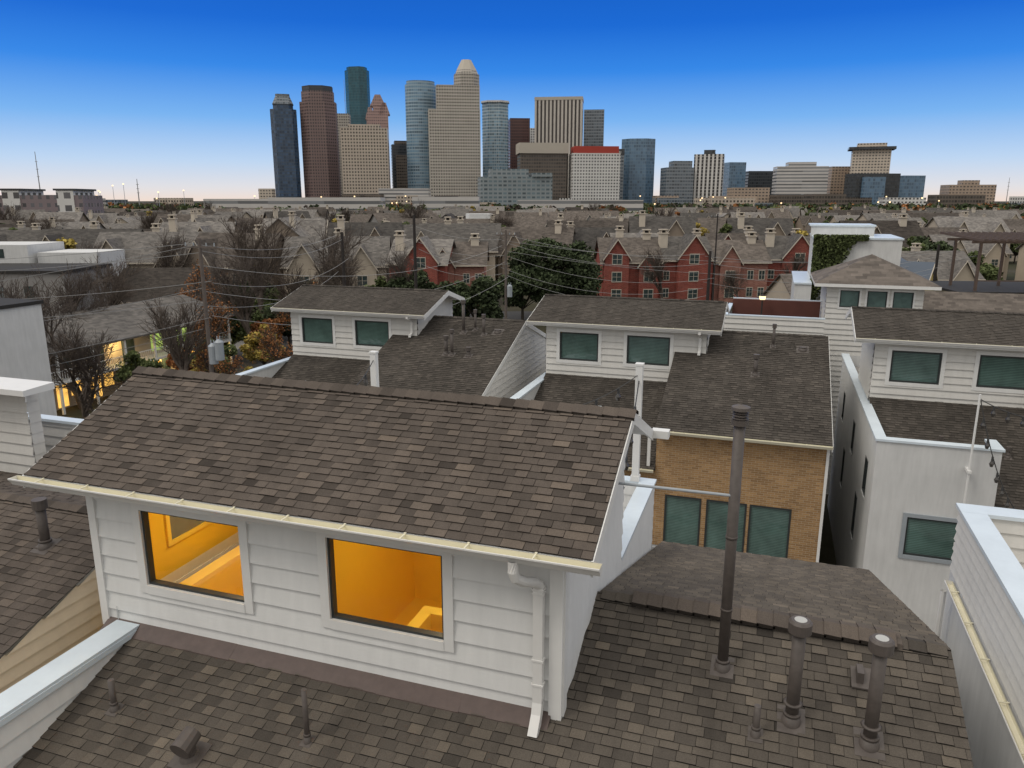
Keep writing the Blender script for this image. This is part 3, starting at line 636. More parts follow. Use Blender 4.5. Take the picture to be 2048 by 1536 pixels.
# ================================================================== template houses
def gable_x(mb,x0,x1,y0,y1,ze,zr_,ov=.5,th=.18,mi=0):
    ym=(y0+y1)/2; sl_=(zr_-ze)/(ym-y0)
    slab(mb,x0-ov,x1+ov,y0-ov,ze-ov*sl_,ym,zr_,th,mi); slab(mb,x0-ov,x1+ov,y1+ov,ze-ov*sl_,ym,zr_,th,mi)
def gable_y(mb,x0,x1,y0,y1,ze,zr_,ov=.35,th=.18,mi=0):
    xm=(x0+x1)/2; sl_=(zr_-ze)/(xm-x0)
    for xe in (x0-ov,x1+ov):
        zz=ze-ov*sl_
        mb.hexa([(xe,y0-ov,zz-th),(xm,y0-ov,zr_-th),(xm,y1,zr_-th),(xe,y1,zz-th),(xe,y0-ov,zz),(xm,y0-ov,zr_),(xm,y1,zr_),(xe,y1,zz)],mi)
def thouse(name,label,wm,rm,w,d,he,rise,bays,chx,group,seed=0,winm='paned',cr=.95):
    r=root(name,label,'house',(0,0,0),group)
    mb=MB(); hw=w/2
    wall(mb,(0,0,0),X,-Y,rect(-hw,hw,0,he)); wall(mb,(0,d,0),X,Y,rect(-hw,hw,0,he))
    for sx,N in ((-hw,-X),(hw,X)): wall(mb,(sx,0,0),Y,N,[(0,0),(d,0),(d,he),(d/2,he+rise),(0,he)])
    for (a,b,pr,gh,zr2) in bays:
        wall(mb,(0,-pr,0),X,-Y,[(a,0),(b,0),(b,gh),((a+b)/2,zr2),(a,gh)]); wall(mb,(a,0,0),Y,-X,rect(-pr,0,0,gh)); wall(mb,(b,0,0),Y,X,rect(-pr,0,0,gh))
    mb.build('wall',[M[wm]],r)
    mb=MB(); gable_x(mb,-hw,hw,0,d,he,he+rise)
    for (a,b,pr,gh,zr2) in bays: gable_y(mb,a,b,-pr,d/2*.8,gh,zr2)
    mb.build('roof',[M[rm]],r)
    for (a,b,pr,gh,zr2) in bays:
        mb=MB(); xm=(a+b)/2; sl_=(zr2-gh)/(xm-a); ov=.37
        for xe in (a-.37,b+.37):
            zz=gh-ov*sl_; y0=-pr-.44
            mb.hexa([(xe,y0,zz-.22),(xm,y0,zr2-.22),(xm,y0+.08,zr2-.22),(xe,y0+.08,zz-.22),(xe,y0,zz+.01),(xm,y0,zr2+.01),(xm,y0+.08,zr2+.01),(xe,y0+.08,zz+.01)])
        mb.build('gable_trim',[M['cream']],r)
    mb=MB(); mb.box(-hw-.5,hw+.5,-.56,-.50,he-.45,he-.25); mb.build('fascia',[M['cream']],r)
    def win(u0,u1,z0,z1,yy):
        m=MB(); O=V((0,yy,0)); m.ub(O,X,-Y,u0-.10,u1+.10,z0-.12,z1+.12,0.0,.05,0); m.ub(O,X,-Y,u0,u1,z0,z1,.05,.06,1)
        m.ub(O,X,-Y,(u0+u1)/2-.03,(u0+u1)/2+.03,z0,z1,.06,.075,0); m.ub(O,X,-Y,u0,u1,(z0+z1)/2-.025,(z0+z1)/2+.025,.06,.075,0)
        m.build('window',[M['cream'],M[winm]],r)
    for (a,b,pr,gh,zr2) in bays:
        xm=(a+b)/2
        for fl in range(3):
            z0=.9+fl*2.9
            if z0+1.4<gh+.3: win(xm-.75,xm+.75,z0,z0+1.5,-pr)
    free=[x for x in (-hw*.78,-hw*.35,0,hw*.35,hw*.78) if not any(a-.8<x<b+.8 for (a,b,_,_,_) in bays)]
    for x in free:
        for fl in range(3):
            if 1+fl*2.9+1.4<he-.2: win(x-.45,x+.45,1+fl*2.9,2.4+fl*2.9,0)
    for cx,cy in chx:
        mb=MB(); zt=he+rise+cr*.55; a=.58*cr; mb.box(cx-a,cx+a,cy-a*.85,cy+a*.85,he-1,zt,0); mb.box(cx-a*1.25,cx+a*1.25,cy-a*1.1,cy+a*1.1,zt-.02,zt+.16,0)
        for ax in (-.7,.7):
            for ay in (-.6,.6): mb.box(cx+ax*a-.09,cx+ax*a+.09,cy+ay*a-.09,cy+ay*a+.09,zt+.14,zt+.62,0)
        mb.box(cx-a*1.05,cx+a*1.05,cy-a*.95,cy+a*.95,zt+.6,zt+.76,0); mb.box(cx-.25,cx+.25,cy-.2,cy+.2,zt+.15,zt+.62,1)
        mb.build('chimney',[M['cream'],M['dark']],r)
    return r
GB='red brick townhouses with gables'
RB1=thouse('brick_townhouse','red brick townhouse with steep gable and grey roof','red','shF',9.6,11,7.1,3.6,[(-4.6,-.6,1.2,7.9,10.8),(1.2,4.4,.8,6.6,8.7)],[(3.2,5.5)],GB,1,cr=1.15)
RB2=thouse('brick_townhouse','red brick townhouse with single gable and cream chimney','red','shG',9.0,11,7.4,3.4,[(-1.8,3.4,1.2,7.9,11.4)],[(-3.4,3.2)],GB,2,cr=1.15)
RB3=thouse('brick_townhouse','pinkish brick townhouse with small gable','redp','shF',9.0,11,7.0,3.2,[(-3.8,-.4,.9,7.0,9.6)],[(2.8,5)],GB,3,cr=1.15)
seq=[(20,129,0,0),(29.5,130,1,.1),(39,131,2,0),(48,132,1,-.1),(33,146,2,0),(43,147,0,0),(24,146,1,0),(53,148,2,0),(61,150,0,.1),(-9,125,2,0),(-15,122,1,-.1)]
tm=[RB1,RB2,RB3]; tk=[kids(t) for t in tm]; used=[0,0,0]
for s_,D_,t_,ry in seq:
    loc=C(s_,D_)
    if not used[t_]: tm[t_].location=loc; tm[t_].rotation_euler=(0,0,PSI+ry); used[t_]=1
    else: dup(tm[t_],tk[t_],loc,PSI+ry)
GF='rows of grey roofed townhouses'
F1=thouse('townhouse','taupe townhouse with dark gable roof and cream chimney','wallT','shF',13,12,6.6,4.6,[(-5.5,-1.0,1,6.6,10.4)],[(4,5)],GF,4,cr=1.0)
F2=thouse('townhouse','grey townhouse with broad dark shingle roof','wallG','shF',19,13,6.2,4.8,[(2,7,1,6.4,10.2)],[],GF,5)
F3=thouse('townhouse','beige townhouse with grey roof and twin gables','wallB','shG',16,12,7.0,4.2,[(-7,-2.5,1,6.8,10.4),(2.0,6.5,.8,6.6,10.0)],[(0,7)],GF,6,cr=1.0)
F4=thouse('townhouse','brown townhouse with steep roof and cream chimney','wallT','shG',12,12,6.2,5.4,[(-.5,4.8,1,6.6,11)],[(-4,4)],GF,8,cr=1.0)
F5=thouse('townhouse','wide beige house with plain grey roof','wallB','shF',22,14,5.6,4.6,[(-8,-2,1.4,5.8,9.6)],[],GF,9)
tm=[F1,F2,F3,F4,F5]; tk=[kids(t) for t in tm]; used=[0]*5
cnt=0
for D_ in (165,189,216,246,282,324,374,434,500,570):
    s_=-.70*D_+rnd.uniform(0,10)
    while s_<.72*D_ and cnt<240:
        D2=D_+rnd.uniform(-7,7)
        skip= (D_<170 and 0<s_<66)
        if not skip and rnd.random()<.80:
            t_=rnd.choice((0,1,2,2,3,4)); loc=C(s_,D2); rt=PSI+rnd.choice((0,0,.05,-.1,math.pi/2,math.pi,.2,-.5,.6)); scl=rnd.uniform(.85,1.2)
            if not used[t_]: tm[t_].location=loc; tm[t_].rotation_euler=(0,0,rt); used[t_]=1
            else: dup(tm[t_],tk[t_],loc,rt,(scl*rnd.uniform(.9,1.1),scl,min(scl,1.12)))
            cnt+=1
        s_+=rnd.uniform(15,24)
for s_,D_,t_,sc_ in ((-60,126,2,1.05),(-46,122,0,1.05),(-78,140,2,1.05),(-62,150,3,1.1),(-40,140,4,1),(-28,122,2,1.0),(-28,146,3,1.1),(-12,148,2,1.1),(4,150,0,1.05),(16,152,3,1),(44,96,4,.75),(62,112,2,.85),(-95,150,2,1),(-48,98,4,.8)):
    dup(tm[t_],tk[t_],C(s_,D_),PSI+(.1 if t_ else -.2),sc_)
YH=thouse('townhouse','yellow house with blue grey roof','wallYb','roofblue',8,8,7.6,2.2,[(-3,3,.6,7.2,9.6)],[],None,3); YH.location=C(51,95); YH.rotation_euler=(0,0,PSI+.9)
# ================================================================== specific mid buildings
def blockb(name,label,cat_,s,D,yaw,parts,group=None):
    r=root(name,label,cat_,(0,0,0),group)
    for pn,ms,bx in parts:
        for b in bx:
            mb=MB(); mb.box(*b); mb.build(pn,[M[ms]],r)
    r.location=C(s,D); r.rotation_euler=(0,0,yaw); return r
blockb('modern_townhouse','grey brown three storey house with white upper block','house',-58,84,PSI,[('wall','wallG',[(-12,9,0,10,0,9.2)]),('roof_edge','dark',[(-12.2,9.2,-.2,10.2,9.2,9.5)]),('upper_block','stucco',[(-12,-2,12,20,0,11.6),(-1.5,6,13,20,0,10.6)]),
  ('window','panel',[(1,2.2,-.05,0,6.4,7.8),(-6,-4.8,-.05,0,6.4,7.8)]),('window','paned',[(4.5,5.5,-.05,0,6.4,7.8)]),('window','paned',[(-9,-5,11.95,12,10,11.1)])])
WS=root('stucco_house','white modern stucco house with ivy covered wall','house',(6,78,0))
mb=MB()
wall(mb,(0,75,0),X,-Y,rect(3.2,10.4,0,13.6)); wall(mb,(3.2,0,0),Y,-X,rect(75,84,0,13.6)); wall(mb,(0,72,0),X,-Y,rect(1.8,3.2,0,9.8)); wall(mb,(1.8,0,0),Y,-X,rect(72,84,0,9.8)); wall(mb,(0,79,0),X,-Y,rect(3.0,8.5,13.6,14.6)); wall(mb,(10.4,0,0),Y,X,rect(75,84,0,13.6))
mb.build('wall',[M['stucco']],WS)
boxes('parapet_cap',[M['cap']],WS,[(3.1,10.5,74.9,84,13.6,13.75),(2.9,8.6,78.9,84,14.6,14.75),(1.7,3.2,71.9,84,9.8,9.95)])
mb=MB()
for i in range(4300):
    x=3.2+4.4*rnd.random()**1.7; z=13.95-rnd.random()**1.3*max(.4,(7.0-2.1*(x-3.2)+rnd.uniform(-1.0,1.0)))
    c=V((x,74.9-rnd.random()*.35,z)); a=V((rnd.gauss(0,1),rnd.gauss(0,1),rnd.gauss(0,1))).normalized()*.14; b=a.cross(V((rnd.gauss(0,1),rnd.gauss(0,1),rnd.gauss(0,1)))).normalized()*.12
    mb.face([c-a,c-b,c+a,c+b],0,rnd.random())
tag(mb.build('ivy',[M['leafG']],None,loc=(4,74.9,0)),'green ivy climbing over a white stucco wall','ivy')
PG=root('pergola_house','tan house with dark timber pergola on its roof deck','house',(0,0,0))
mb=MB(); mb.box(-6,12,0,10,0,8.6); mb.build('wall',[M['wallY']],PG)
mb=MB(); mb.box(-6.3,12.3,-.3,10,8.6,8.8); mb.build('roof_edge',[M['dark']],PG)
for b in [(-5,-2,-.05,0,6.0,7.4),(1,4,-.05,0,6.0,7.4)]:
    mb=MB(); mb.box(*b); mb.build('window',[M['panel']],PG)
mb=MB()
for x in (-4.5,0,4.5,8.6):
    for y in (.5,5.5): mb.box(x-.11,x+.11,y-.11,y+.11,8.8,13.2)
mb.box(-5.3,9,.40,.60,13.15,13.4); mb.box(-5.3,9,5.40,5.60,13.15,13.4)
for i in range(22): x=-5.2+i*.66; mb.hexa([(x-.06,-1.4,13.4),(x+.06,-1.4,13.4),(x+.06,7.4,13.7),(x-.06,7.4,13.7),(x-.06,-1.4,13.6),(x+.06,-1.4,13.6),(x+.06,7.4,13.95),(x-.06,7.4,13.95)])
mb.box(-4.5,8.6,.45,.55,9.7,9.8); mb.build('pergola',[M['pergola']],PG); PG.location=C(47.3,70); PG.rotation_euler=(0,0,PSI-.1)
LR_=thouse('townhouse','low tan townhouse with wide dark shingle roof','wallY','shF',16,12,6.2,3.0,[],[],None,9); LR_.location=C(34.5,62); LR_.rotation_euler=(0,0,0)
LB=root('apartment_building','two storey apartment building with lit balconies and white columns','building',(-58,52,0))
mb=MB(); mb.box(-66,-55.5,38,66,0,5.0); mb.build('wall',[M['wallB']],LB)
mb=MB()
mb.hexa([(-53.6,37,5.0),(-53.6,67,5.0),(-60.5,67,6.9),(-60.5,37,6.9),(-53.6,37,5.15),(-53.6,67,5.15),(-60.5,67,7.05),(-60.5,37,7.05)]); mb.hexa([(-67.6,37,5.0),(-67.6,67,5.0),(-60.5,67,6.9),(-60.5,37,6.9),(-67.6,37,5.15),(-67.6,67,5.15),(-60.5,67,7.05),(-60.5,37,7.05)])
mb.build('roof',[M['shG']],LB)
mb=MB(); mb.box(-55.5,-53.8,38,66,2.5,2.7)
for i in range(9): y=38.2+i*3.45; mb.box(-54.0,-53.82,y-.09,y+.09,0,5.0)
for i in range(120): y=38.3+i*.23; mb.box(-53.9,-53.87,y-.015,y+.015,2.7,3.58)
mb.box(-53.92,-53.85,38,66,3.55,3.62); mb.build('balcony',[M['trim']],LB)
for i in range(8):
    y=40+i*3.45
    mb=MB(); mb.box(-55.5,-55.45,y-.9,y+.1,.15,2.2); mb.build('door',[M['glowY'] if i%3!=1 else M['paned']],LB)
    mb=MB(); mb.box(-55.5,-55.45,y+.5,y+1.5,.9,2.1); mb.build('lit_window',[M['glowY'] if i!=5 else M['paned']],LB)
    mb=MB(); mb.box(-55.5,-55.45,y-.6,y+.8,3.0,4.6); mb.build('window',[M['glowG'] if i in(5,6) else M['paned']],LB)
for i in range(5):
    ld=bpy.data.lights.new('porch_lamp','POINT'); ld.energy=150; ld.shadow_soft_size=.15; ld.color=(1,.68,.24)
    lo=bpy.data.objects.new('porch_lamp',ld); COL.objects.link(lo); lo.parent=LB; lo.location=V((-54.6,41+i*5.6,2.2 if i!=2 else 4.4))-V(LB['_o'])
def car(s,D,yaw,label):
    r=root('parked_car',label,'car',(0,0,0),'cars parked along the kerb')
    pr=[(-2.2,.35),(-2.25,.75),(-2.0,.95),(-1.2,1.0),(-.7,1.42),(.7,1.45),(1.5,1.02),(2.15,.92),(2.25,.6),(2.2,.35)]
    mb=MB(); n=len(pr)
    for sx in (-.88,.88): mb.face([(sx*(1 if z<1.05 else .82),y,z) for y,z in pr],0,.5,V((sx,0,0)))
    for i in range(n):
        a=pr[i];b=pr[(i+1)%n]; f=lambda z:.88*(1 if z<1.05 else .82)
        mb.face([(-f(a[1]),a[0],a[1]),(f(a[1]),a[0],a[1]),(f(b[1]),b[0],b[1]),(-f(b[1]),b[0],b[1])],0)
    mb.build('body',[M['carp']],r)
    mb=MB(); mb.hexa([(-.86,-1.15,1.02),(.86,-1.15,1.02),(.86,1.35,1.04),(-.86,1.35,1.04),(-.745,-.72,1.38),(.745,-.72,1.38),(.745,.75,1.40),(-.745,.75,1.40)]); mb.build('window',[M['paned']],r)
    for sx in (-.86,.86):
        for yy in (-1.4,1.4):
            mb=MB(); mb.tube((sx-.1,yy,.33),(sx+.1,yy,.33),.33,.33,14,0,True); mb.build('wheel',[M['wire']],r)
    r.location=C(s,D); r.rotation_euler=(0,0,PSI+yaw)
car(-34,96,.4,'dark parked car beside the street')
# ================================================================== poles and wires
def pole(x,y,h,m,label,arms=(1.2,),trans=0,r=.15,two=False):
    P=root('utility_pole',label,'utility pole',(x,y,0),'utility poles along the street')
    mb=MB(); mb.tube((x,y,0),(x,y,h),r,r*.65,10,0,True); mb.build('pole_shaft',[M[m]],P)
    for k,a in enumerate(arms):
        mb=MB(); z=h-.5-k*1.1; mb.box(x-a,x+a,y-.05,y+.05,z-.06,z+.06)
        for t in (-a*.9,-a*.4,a*.4,a*.9): mb.tube((x+t,y,z+.05),(x+t,y,z+.25),.04,.03,6,1,True)
        mb.build('cross_arm',[M[m],M['steel']],P)
    if trans:
        for dx,dz in ((.5,0),(.95,.25))[:2 if two else 1]:
            mb=MB(); z=h*trans+dz; mb.tube((x+dx,y-.3,z),(x+dx,y-.3,z+1.05),.25,.25,14,0,True); mb.tube((x+dx,y-.3,z+1.04),(x+dx,y-.3,z+1.2),.26,.1,14,0,True)
            mb.tube((x+dx-.1,y-.3,z+1.1),(x+dx-.1,y-.3,z+1.4),.04,.03,6,0); mb.tube((x+dx+.1,y-.3,z+1.1),(x+dx+.1,y-.3,z+1.4),.04,.03,6,0)
            mb.build('transformer',[M['steel']],P)
    return V((x,y,h))
pc=C(-17.7,44); pA=pole(pc.x,pc.y,14.9,'wood','wooden utility pole with two grey transformers',(1.1,),.52,two=True)
specs=[(-16.4,75,14.0,'woodd',0),(-9.4,75,15.6,'woodd',0),(-.6,75,14.2,'wood',.55),(19.2,75,12.2,'woodd',0),(44,80,12.5,'woodd',0)]
pl=[]
for s_,D_,h_,m_,t_ in specs:
    c=C(s_,D_); pl.append(pole(c.x,c.y,h_,m_,'weathered utility pole carrying wires' if m_=='wood' else 'dark creosoted utility pole',(1.0,) if t_ else (),t_,.2 if m_=='woodd' else .16))
c=C(31,118); pole(c.x,c.y,15,'woodd','dark utility pole behind brick townhouses',(1.0,))
def wires(a,b,zs,sag,m='wire',r=.016,sp=.0):
    for k,z in enumerate(zs):
        off=V((sp*(k%3-1),0,0)); mb=MB(); mb.line(cat(V(a)+off-Z*z,V(b)+off-Z*z,sag*(1+.2*k),22),r,3)
        tag(mb.build('power_line',[M[m]],None,loc=tuple(a)),'thin overhead wire strung between utility poles','power line','overhead wires')
lf=C(-75,62,13.5); lf2=C(-60,36,10)
wires(pA,lf,(.3,.8,2.4,3.6),1.2,'wireg',.018,sp=.6); wires(pA,lf2,(.4,2.8,4.5,5.2),.9,'wireg',.016,.3)
wires(pA,pl[0],(.3,.7,2.5,3.8),.8,'wireg',sp=.6); wires(pl[0],pl[1],(.5,2.2,3.4),.3); wires(pl[1],pl[2],(.9,2.4,3.2,4.2),.5,'wireg',.018,.4)
wires(pl[2],pl[3],(.3,1.2,2.6,3.6,4.3),.9,'wireg',.018,.5); wires(pl[3],pl[4],(.5,1.2,2.2,3.0),.9,'wireg',.018,.5); wires(pA,pl[2],(1.5,3.0,4.4),1.6,'wireg',.018,.4)
wires(pl[2],C(60,100,12),(1.0,2.0),2.0,'wireg',.018,.4)
# ================================================================== trees
def bare(name,label,h,seed,spread=.55,levels=5,leaf=None,group='bare winter trees',thick=1.0):
    q=random.Random(seed); r=root(name,label,'tree',(0,0,0),group); mb=MB(); tw=MB(); lf=MB()
    def br(p,d,l,rad,lev):
        n=3 if lev<3 else 2; sg=l/n
        for i in range(n):
            d=(d+V((q.gauss(0,.13),q.gauss(0,.13),q.gauss(0,.08)+.05))).normalized()
            p2=p+d*sg; r2=rad*(1-.28/n*(1 if lev else .6)) ; (mb if lev<3 else tw).tube(p,p2,rad,r2,(8,6,5,3,3,3)[min(lev,5)])
            p=p2; rad=r2
            if lev<levels and (i>0 or lev>0):
                for k in range(1 if (lev<2 or lev==levels-1) else q.choice((1,1,2))):
                    a=q.uniform(0,6.28); s_=q.uniform(.5,1)*spread*1.3
                    pp=d.cross(V((math.cos(a),math.sin(a),.3))).normalized(); d2=(d+pp*s_*1.2).normalized()
                    br(p,d2,l*q.uniform(.55,.75),max(.013,rad*.58),lev+1)
        if lev<levels:
            for k in range(2):
                a=q.uniform(0,6.28); pp=d.cross(V((math.cos(a),math.sin(a),.3))).normalized()
                br(p,(d+pp*spread*q.uniform(.4,1)).normalized(),l*q.uniform(.65,.85),max(.013,rad*.78),lev+1)
        elif leaf and q.random()<leaf[1]:
            for k in range(5):
                c=p+V((q.gauss(0,.25),q.gauss(0,.25),q.gauss(0,.25))); a=V((q.gauss(0,1),q.gauss(0,1),q.gauss(0,1))).normalized()*.11; b=a.cross(V((q.gauss(0,1),q.gauss(0,1),q.gauss(0,1)))).normalized()*.09
                lf.face([c-a,c-b,c+a,c+b],0,q.random())
    br(V((0,0,0)),V((q.gauss(0,.05),q.gauss(0,.05),1)).normalized(),h*.30,h*.024*thick,0)
    mb.build('trunk',[M['bark']],r,True); tw.build('twigs',[M['bark']],r)
    if lf.f: lf.build('leaves',[M[leaf[0]]],r)
    return r
def leafy(name,label,h,rad,seed,lm,n=6000,ls=.28,clumps=26,trunk=.25,flat=.75,group='evergreen trees',rrr=(.35,.9),cs=(.2,.42)):
    q=random.Random(seed); r=root(name,label,'tree',(0,0,0),group); mb=MB(); cr=MB()
    th=h*trunk; mb.tube((0,0,0),(0,0,th),h*.03,h*.022,8)
    cz=th+(h-th)*.5; rz=(h-th)*.5
    cl=[]
    for k in range(clumps):
        a=q.uniform(0,6.28); u=q.uniform(-1,1); rr=q.uniform(*rrr)
        c=V((math.cos(a)*math.sqrt(1-u*u)*rad*rr,math.sin(a)*math.sqrt(1-u*u)*rad*rr,cz+u*rz*rr)); cl.append((c,rad*q.uniform(*cs)))
        mb.tube((0,0,th*.95),c,h*.010,h*.003,4)
    for i in range(n):
        c,s_=q.choice(cl); d=V((q.gauss(0,1),q.gauss(0,1),q.gauss(0,1))).normalized(); p=c+V((d.x,d.y,d.z*flat))*s_*(q.random()**.35)
        a=V((q.gauss(0,1),q.gauss(0,1),q.gauss(0,.6))).normalized()*ls*q.uniform(.6,1.3); b=a.cross(V((q.gauss(0,1),q.gauss(0,1),q.gauss(0,1)))).normalized()*ls*.8
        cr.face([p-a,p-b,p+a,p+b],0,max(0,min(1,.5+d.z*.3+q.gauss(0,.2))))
    mb.build('trunk',[M['barkd']],r,True); cr.build('crown',[M[lm]],r); return r
B1=bare('bare_tree','large leafless tree with spreading grey branches',13,3,.6,5); B2=bare('bare_tree','tall leafless tree with fine twigs',15,11,.5,5); B3=bare('bare_tree','leafless tree with a few rust leaves',10,21,.6,4,('leafO',.6))
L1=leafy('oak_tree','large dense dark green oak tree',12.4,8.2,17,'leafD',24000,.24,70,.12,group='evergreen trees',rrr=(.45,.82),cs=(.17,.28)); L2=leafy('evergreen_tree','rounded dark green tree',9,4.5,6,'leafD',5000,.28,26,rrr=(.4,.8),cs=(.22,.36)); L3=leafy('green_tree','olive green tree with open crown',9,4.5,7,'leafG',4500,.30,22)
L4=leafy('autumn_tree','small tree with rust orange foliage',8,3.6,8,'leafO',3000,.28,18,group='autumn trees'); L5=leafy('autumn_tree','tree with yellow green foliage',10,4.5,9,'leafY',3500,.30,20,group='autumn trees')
TT={k:(t,kids(t)) for k,t in dict(B1=B1,B2=B2,B3=B3,L1=L1,L2=L2,L3=L3,L4=L4,L5=L5).items()}; tu=set()
def tree(k,s_,D_,sc=1,rot=None):
    t,ks=TT[k]; loc=C(s_,D_); rot=rnd.uniform(0,6.28) if rot is None else rot
    if k not in tu: tu.add(k); t.location=loc; t.rotation_euler=(0,0,rot); t.scale=(sc,sc,sc)
    else: dup(t,ks,loc,rot,sc)
tree('L1',6.8,112,1.0); tree('L2',1.5,108,.9)
tree('B1',-36,62,1.05); tree('B1',-31,54,.8); tree('B2',-42,70,.8); tree('B2',-26,60,.7); tree('B2',-30,92,1.1); tree('B2',-24,98,1.02); tree('B2',-45,84,.8); tree('B3',-22,80,1); tree('B3',-30,76,.9); tree('B3',-38,90,1.1)
tree('B1',-23,84,.95); tree('B2',-19,94,.8); tree('B2',-27.5,80,.85); tree('L4',-27,84,.6); tree('L2',-26,88,.65); tree('L3',-29.5,94,.7)
tree('B2',-37,108,.85); tree('B2',24,122,.7); tree('B1',36,120,.6); tree('B2',-14,108,.75); tree('B3',-24,62,.7); tree('B3',-20,66,.75); tree('B2',44,123,.65)
tree('L2',-4,92,.95); tree('L2',-7,96,.8); tree('L2',-14,108,.85); tree('L2',-26,100,.75); tree('L3',-19,110,.7); tree('L2',-21,96,.7); tree('L2',-34,100,.8); tree('L2',-11.5,100,.6)
tree('L5',-62,108,1.15); tree('L5',-54,104,1.0); tree('L4',-21,84,.8); tree('L3',-68,115,1.1); tree('L5',56,150,1.1); tree('L5',66,165,1.1); tree('L5',58,138,1.0); tree('L4',44,160,1); tree('L3',-33,66,.45); tree('L3',-28,70,.5); tree('L4',-31,70,.45); tree('L3',-38,72,.5); tree('L4',-40,60,.35)
tree('L4',-24,58,.33); tree('L5',-22,62,.35); tree('L3',-20,58,.36); tree('L4',-18.5,62,.42); tree('L2',-30,62,.36); tree('L5',-27,66,.4); tree('L2',-36,76,.6); tree('L3',-31,82,.6); tree('L5',-24.5,74,.5)
for s_,D_,k_,c_ in ((54,118,'L2',.9),(60,124,'L2',1.1),(68,130,'L3',1.1),(50,112,'L2',.7),(76,140,'L2',1.2),(72,120,'L3',1),(-50,112,'L2',.8),(-54,118,'B2',.9),(-70,124,'B1',1),(-84,130,'L3',1)): tree(k_,s_,D_,c_)
for i in range(190):
    D_=rnd.uniform(158,600); s_=rnd.uniform(-.7,.74)*D_
    k=rnd.choice(('B1','B2','L2','L3','L3','L5','L1','L4','L5','L2','L2','L4') if s_<.22*D_ else ('L2','L3','L2','L1','L5','L3','L4','L3'))
    tree(k,s_,D_,rnd.uniform(.85,1.25)*(.7 if k=='L1' else 1))
mb=MB(); q=rnd
for i in range(2100):
    D_=q.uniform(380,1350)*1.0; s_=q.uniform(-.78,.8)*D_; c=C(s_,D_); rr=q.uniform(4,8)*(.7 if D_<560 else 1); hh=q.uniform(8,14)*(.75 if D_<560 else 1); tn=q.random()
    for k in range(26):
        d=V((q.gauss(0,1),q.gauss(0,1),abs(q.gauss(0,1)))).normalized(); p=c+V((d.x*rr,d.y*rr,2+d.z*hh*.8)); a=V((q.gauss(0,1),q.gauss(0,1),q.gauss(0,.5))).normalized()*rr*.32; b=a.cross(V((q.gauss(0,1),q.gauss(0,1),q.gauss(0,1)))).normalized()*rr*.26
        mb.face([p-a,p-b,p+a,p+b],0 if tn<.52 else (1 if tn<.60 else (2 if tn<.90 else 3)),q.random())
o=mb.build('distant_woodland',[M['leafD'],M['bark'],M['leafG'],M['leafO']],None,loc=tuple(C(0,700))); tag(o,'far off band of dark green and bare trees','woodland'); o['kind']='stuff'
# ================================================================== skyline
FM={}
def fm(k,*a,**kw): FM[k]=facade('facade_'+k,*a,**kw)
fm('navy',(.05,.075,.11),(.035,.07,.13),3.2,4,.86,.7,lit=.02,gr=.15)
fm('brownp',(.19,.13,.12),(.035,.03,.035),3.2,4,.5,.55,lit=.012)
fm('teal',(.03,.10,.125),(.02,.085,.115),2.6,4,.9,.85,lit=.004,gr=.12,var=.25)
fm('pink',(.40,.26,.23),(.13,.10,.095),3,4,.5,.5)
fm('beige',(.46,.39,.32),(.08,.07,.06),3.6,4,.56,.52,lit=.01)
fm('beigel',(.42,.385,.335),(.085,.08,.075),3.2,3.8,.54,.48,lit=.004)
fm('blue',(.27,.36,.43),(.12,.21,.29),3,4,.8,.62,lit=.004,gr=.15)
fm('bluel',(.38,.46,.50),(.15,.25,.33),3,4,.75,.6,lit=.01,gr=.15)
fm('maroon',(.12,.06,.053),(.05,.03,.03),3,4,.5,.5)
fm('stripe',(.50,.46,.41),(.05,.04,.035),5.0,400,.5,1)
fm('gray',(.20,.22,.24),(.08,.10,.12),3.4,4,.85,.55,lit=.01)
fm('brown',(.13,.105,.085),(.05,.045,.04),3,4,.8,.6,lit=.06)
fm('white',(.60,.59,.565),(.10,.10,.105),3.4,3.6,.55,.48,lit=.01)
fm('glassb',(.13,.20,.27),(.09,.155,.23),3,4,.85,.75,gr=.12,lit=.004,var=.35)
fm('lowgray',(.24,.27,.28),(.10,.14,.16),5,4,.7,.5,gr=.2)
fm('stripew',(.60,.58,.55),(.02,.02,.022),5,4.0,.5,.9)
fm('hotel',(.52,.45,.37),(.10,.09,.085),3.6,3.5,.6,.45,lit=.02)
fm('bandw',(.50,.475,.45),(.15,.155,.16),40,4,1.0,.42)
fm('dark',(.04,.045,.05),(.03,.035,.04),3,4,.8,.6,lit=.04)
fm('tanl',(.38,.29,.22),(.10,.085,.075),4,3.6,.6,.45,lit=.02)
fm('purple',(.20,.16,.165),(.10,.10,.11),2.2,2.2,.45,.5,lit=.03)
M['roofg']=mat('flat_roof_grey',(.16,.16,.16),.9,.2,.05)
M['redband']=mat('red_band_panel',(.36,.05,.035),.6,.1,.05)
M['bandcream']=mat('cream_band_panel',(.44,.40,.34),.7,.1,.05)
def RC(w,d): return [(-w/2,-d/2),(w/2,-d/2),(w/2,d/2),(-w/2,d/2)]
def OC(w,d,c): 
    a,b=w/2,d/2; return [(-a+c,-b),(a-c,-b),(a,-b+c),(a,b-c),(a-c,b),(-a+c,b),(-a,b-c),(-a,-b+c)]
def EL(w,d,n=28): return [(w/2*math.cos(2*math.pi*i/n),d/2*math.sin(2*math.pi*i/n)) for i in range(n)]
def sh(p,dx,dy=0): return [(a+dx,b+dy) for a,b in p]
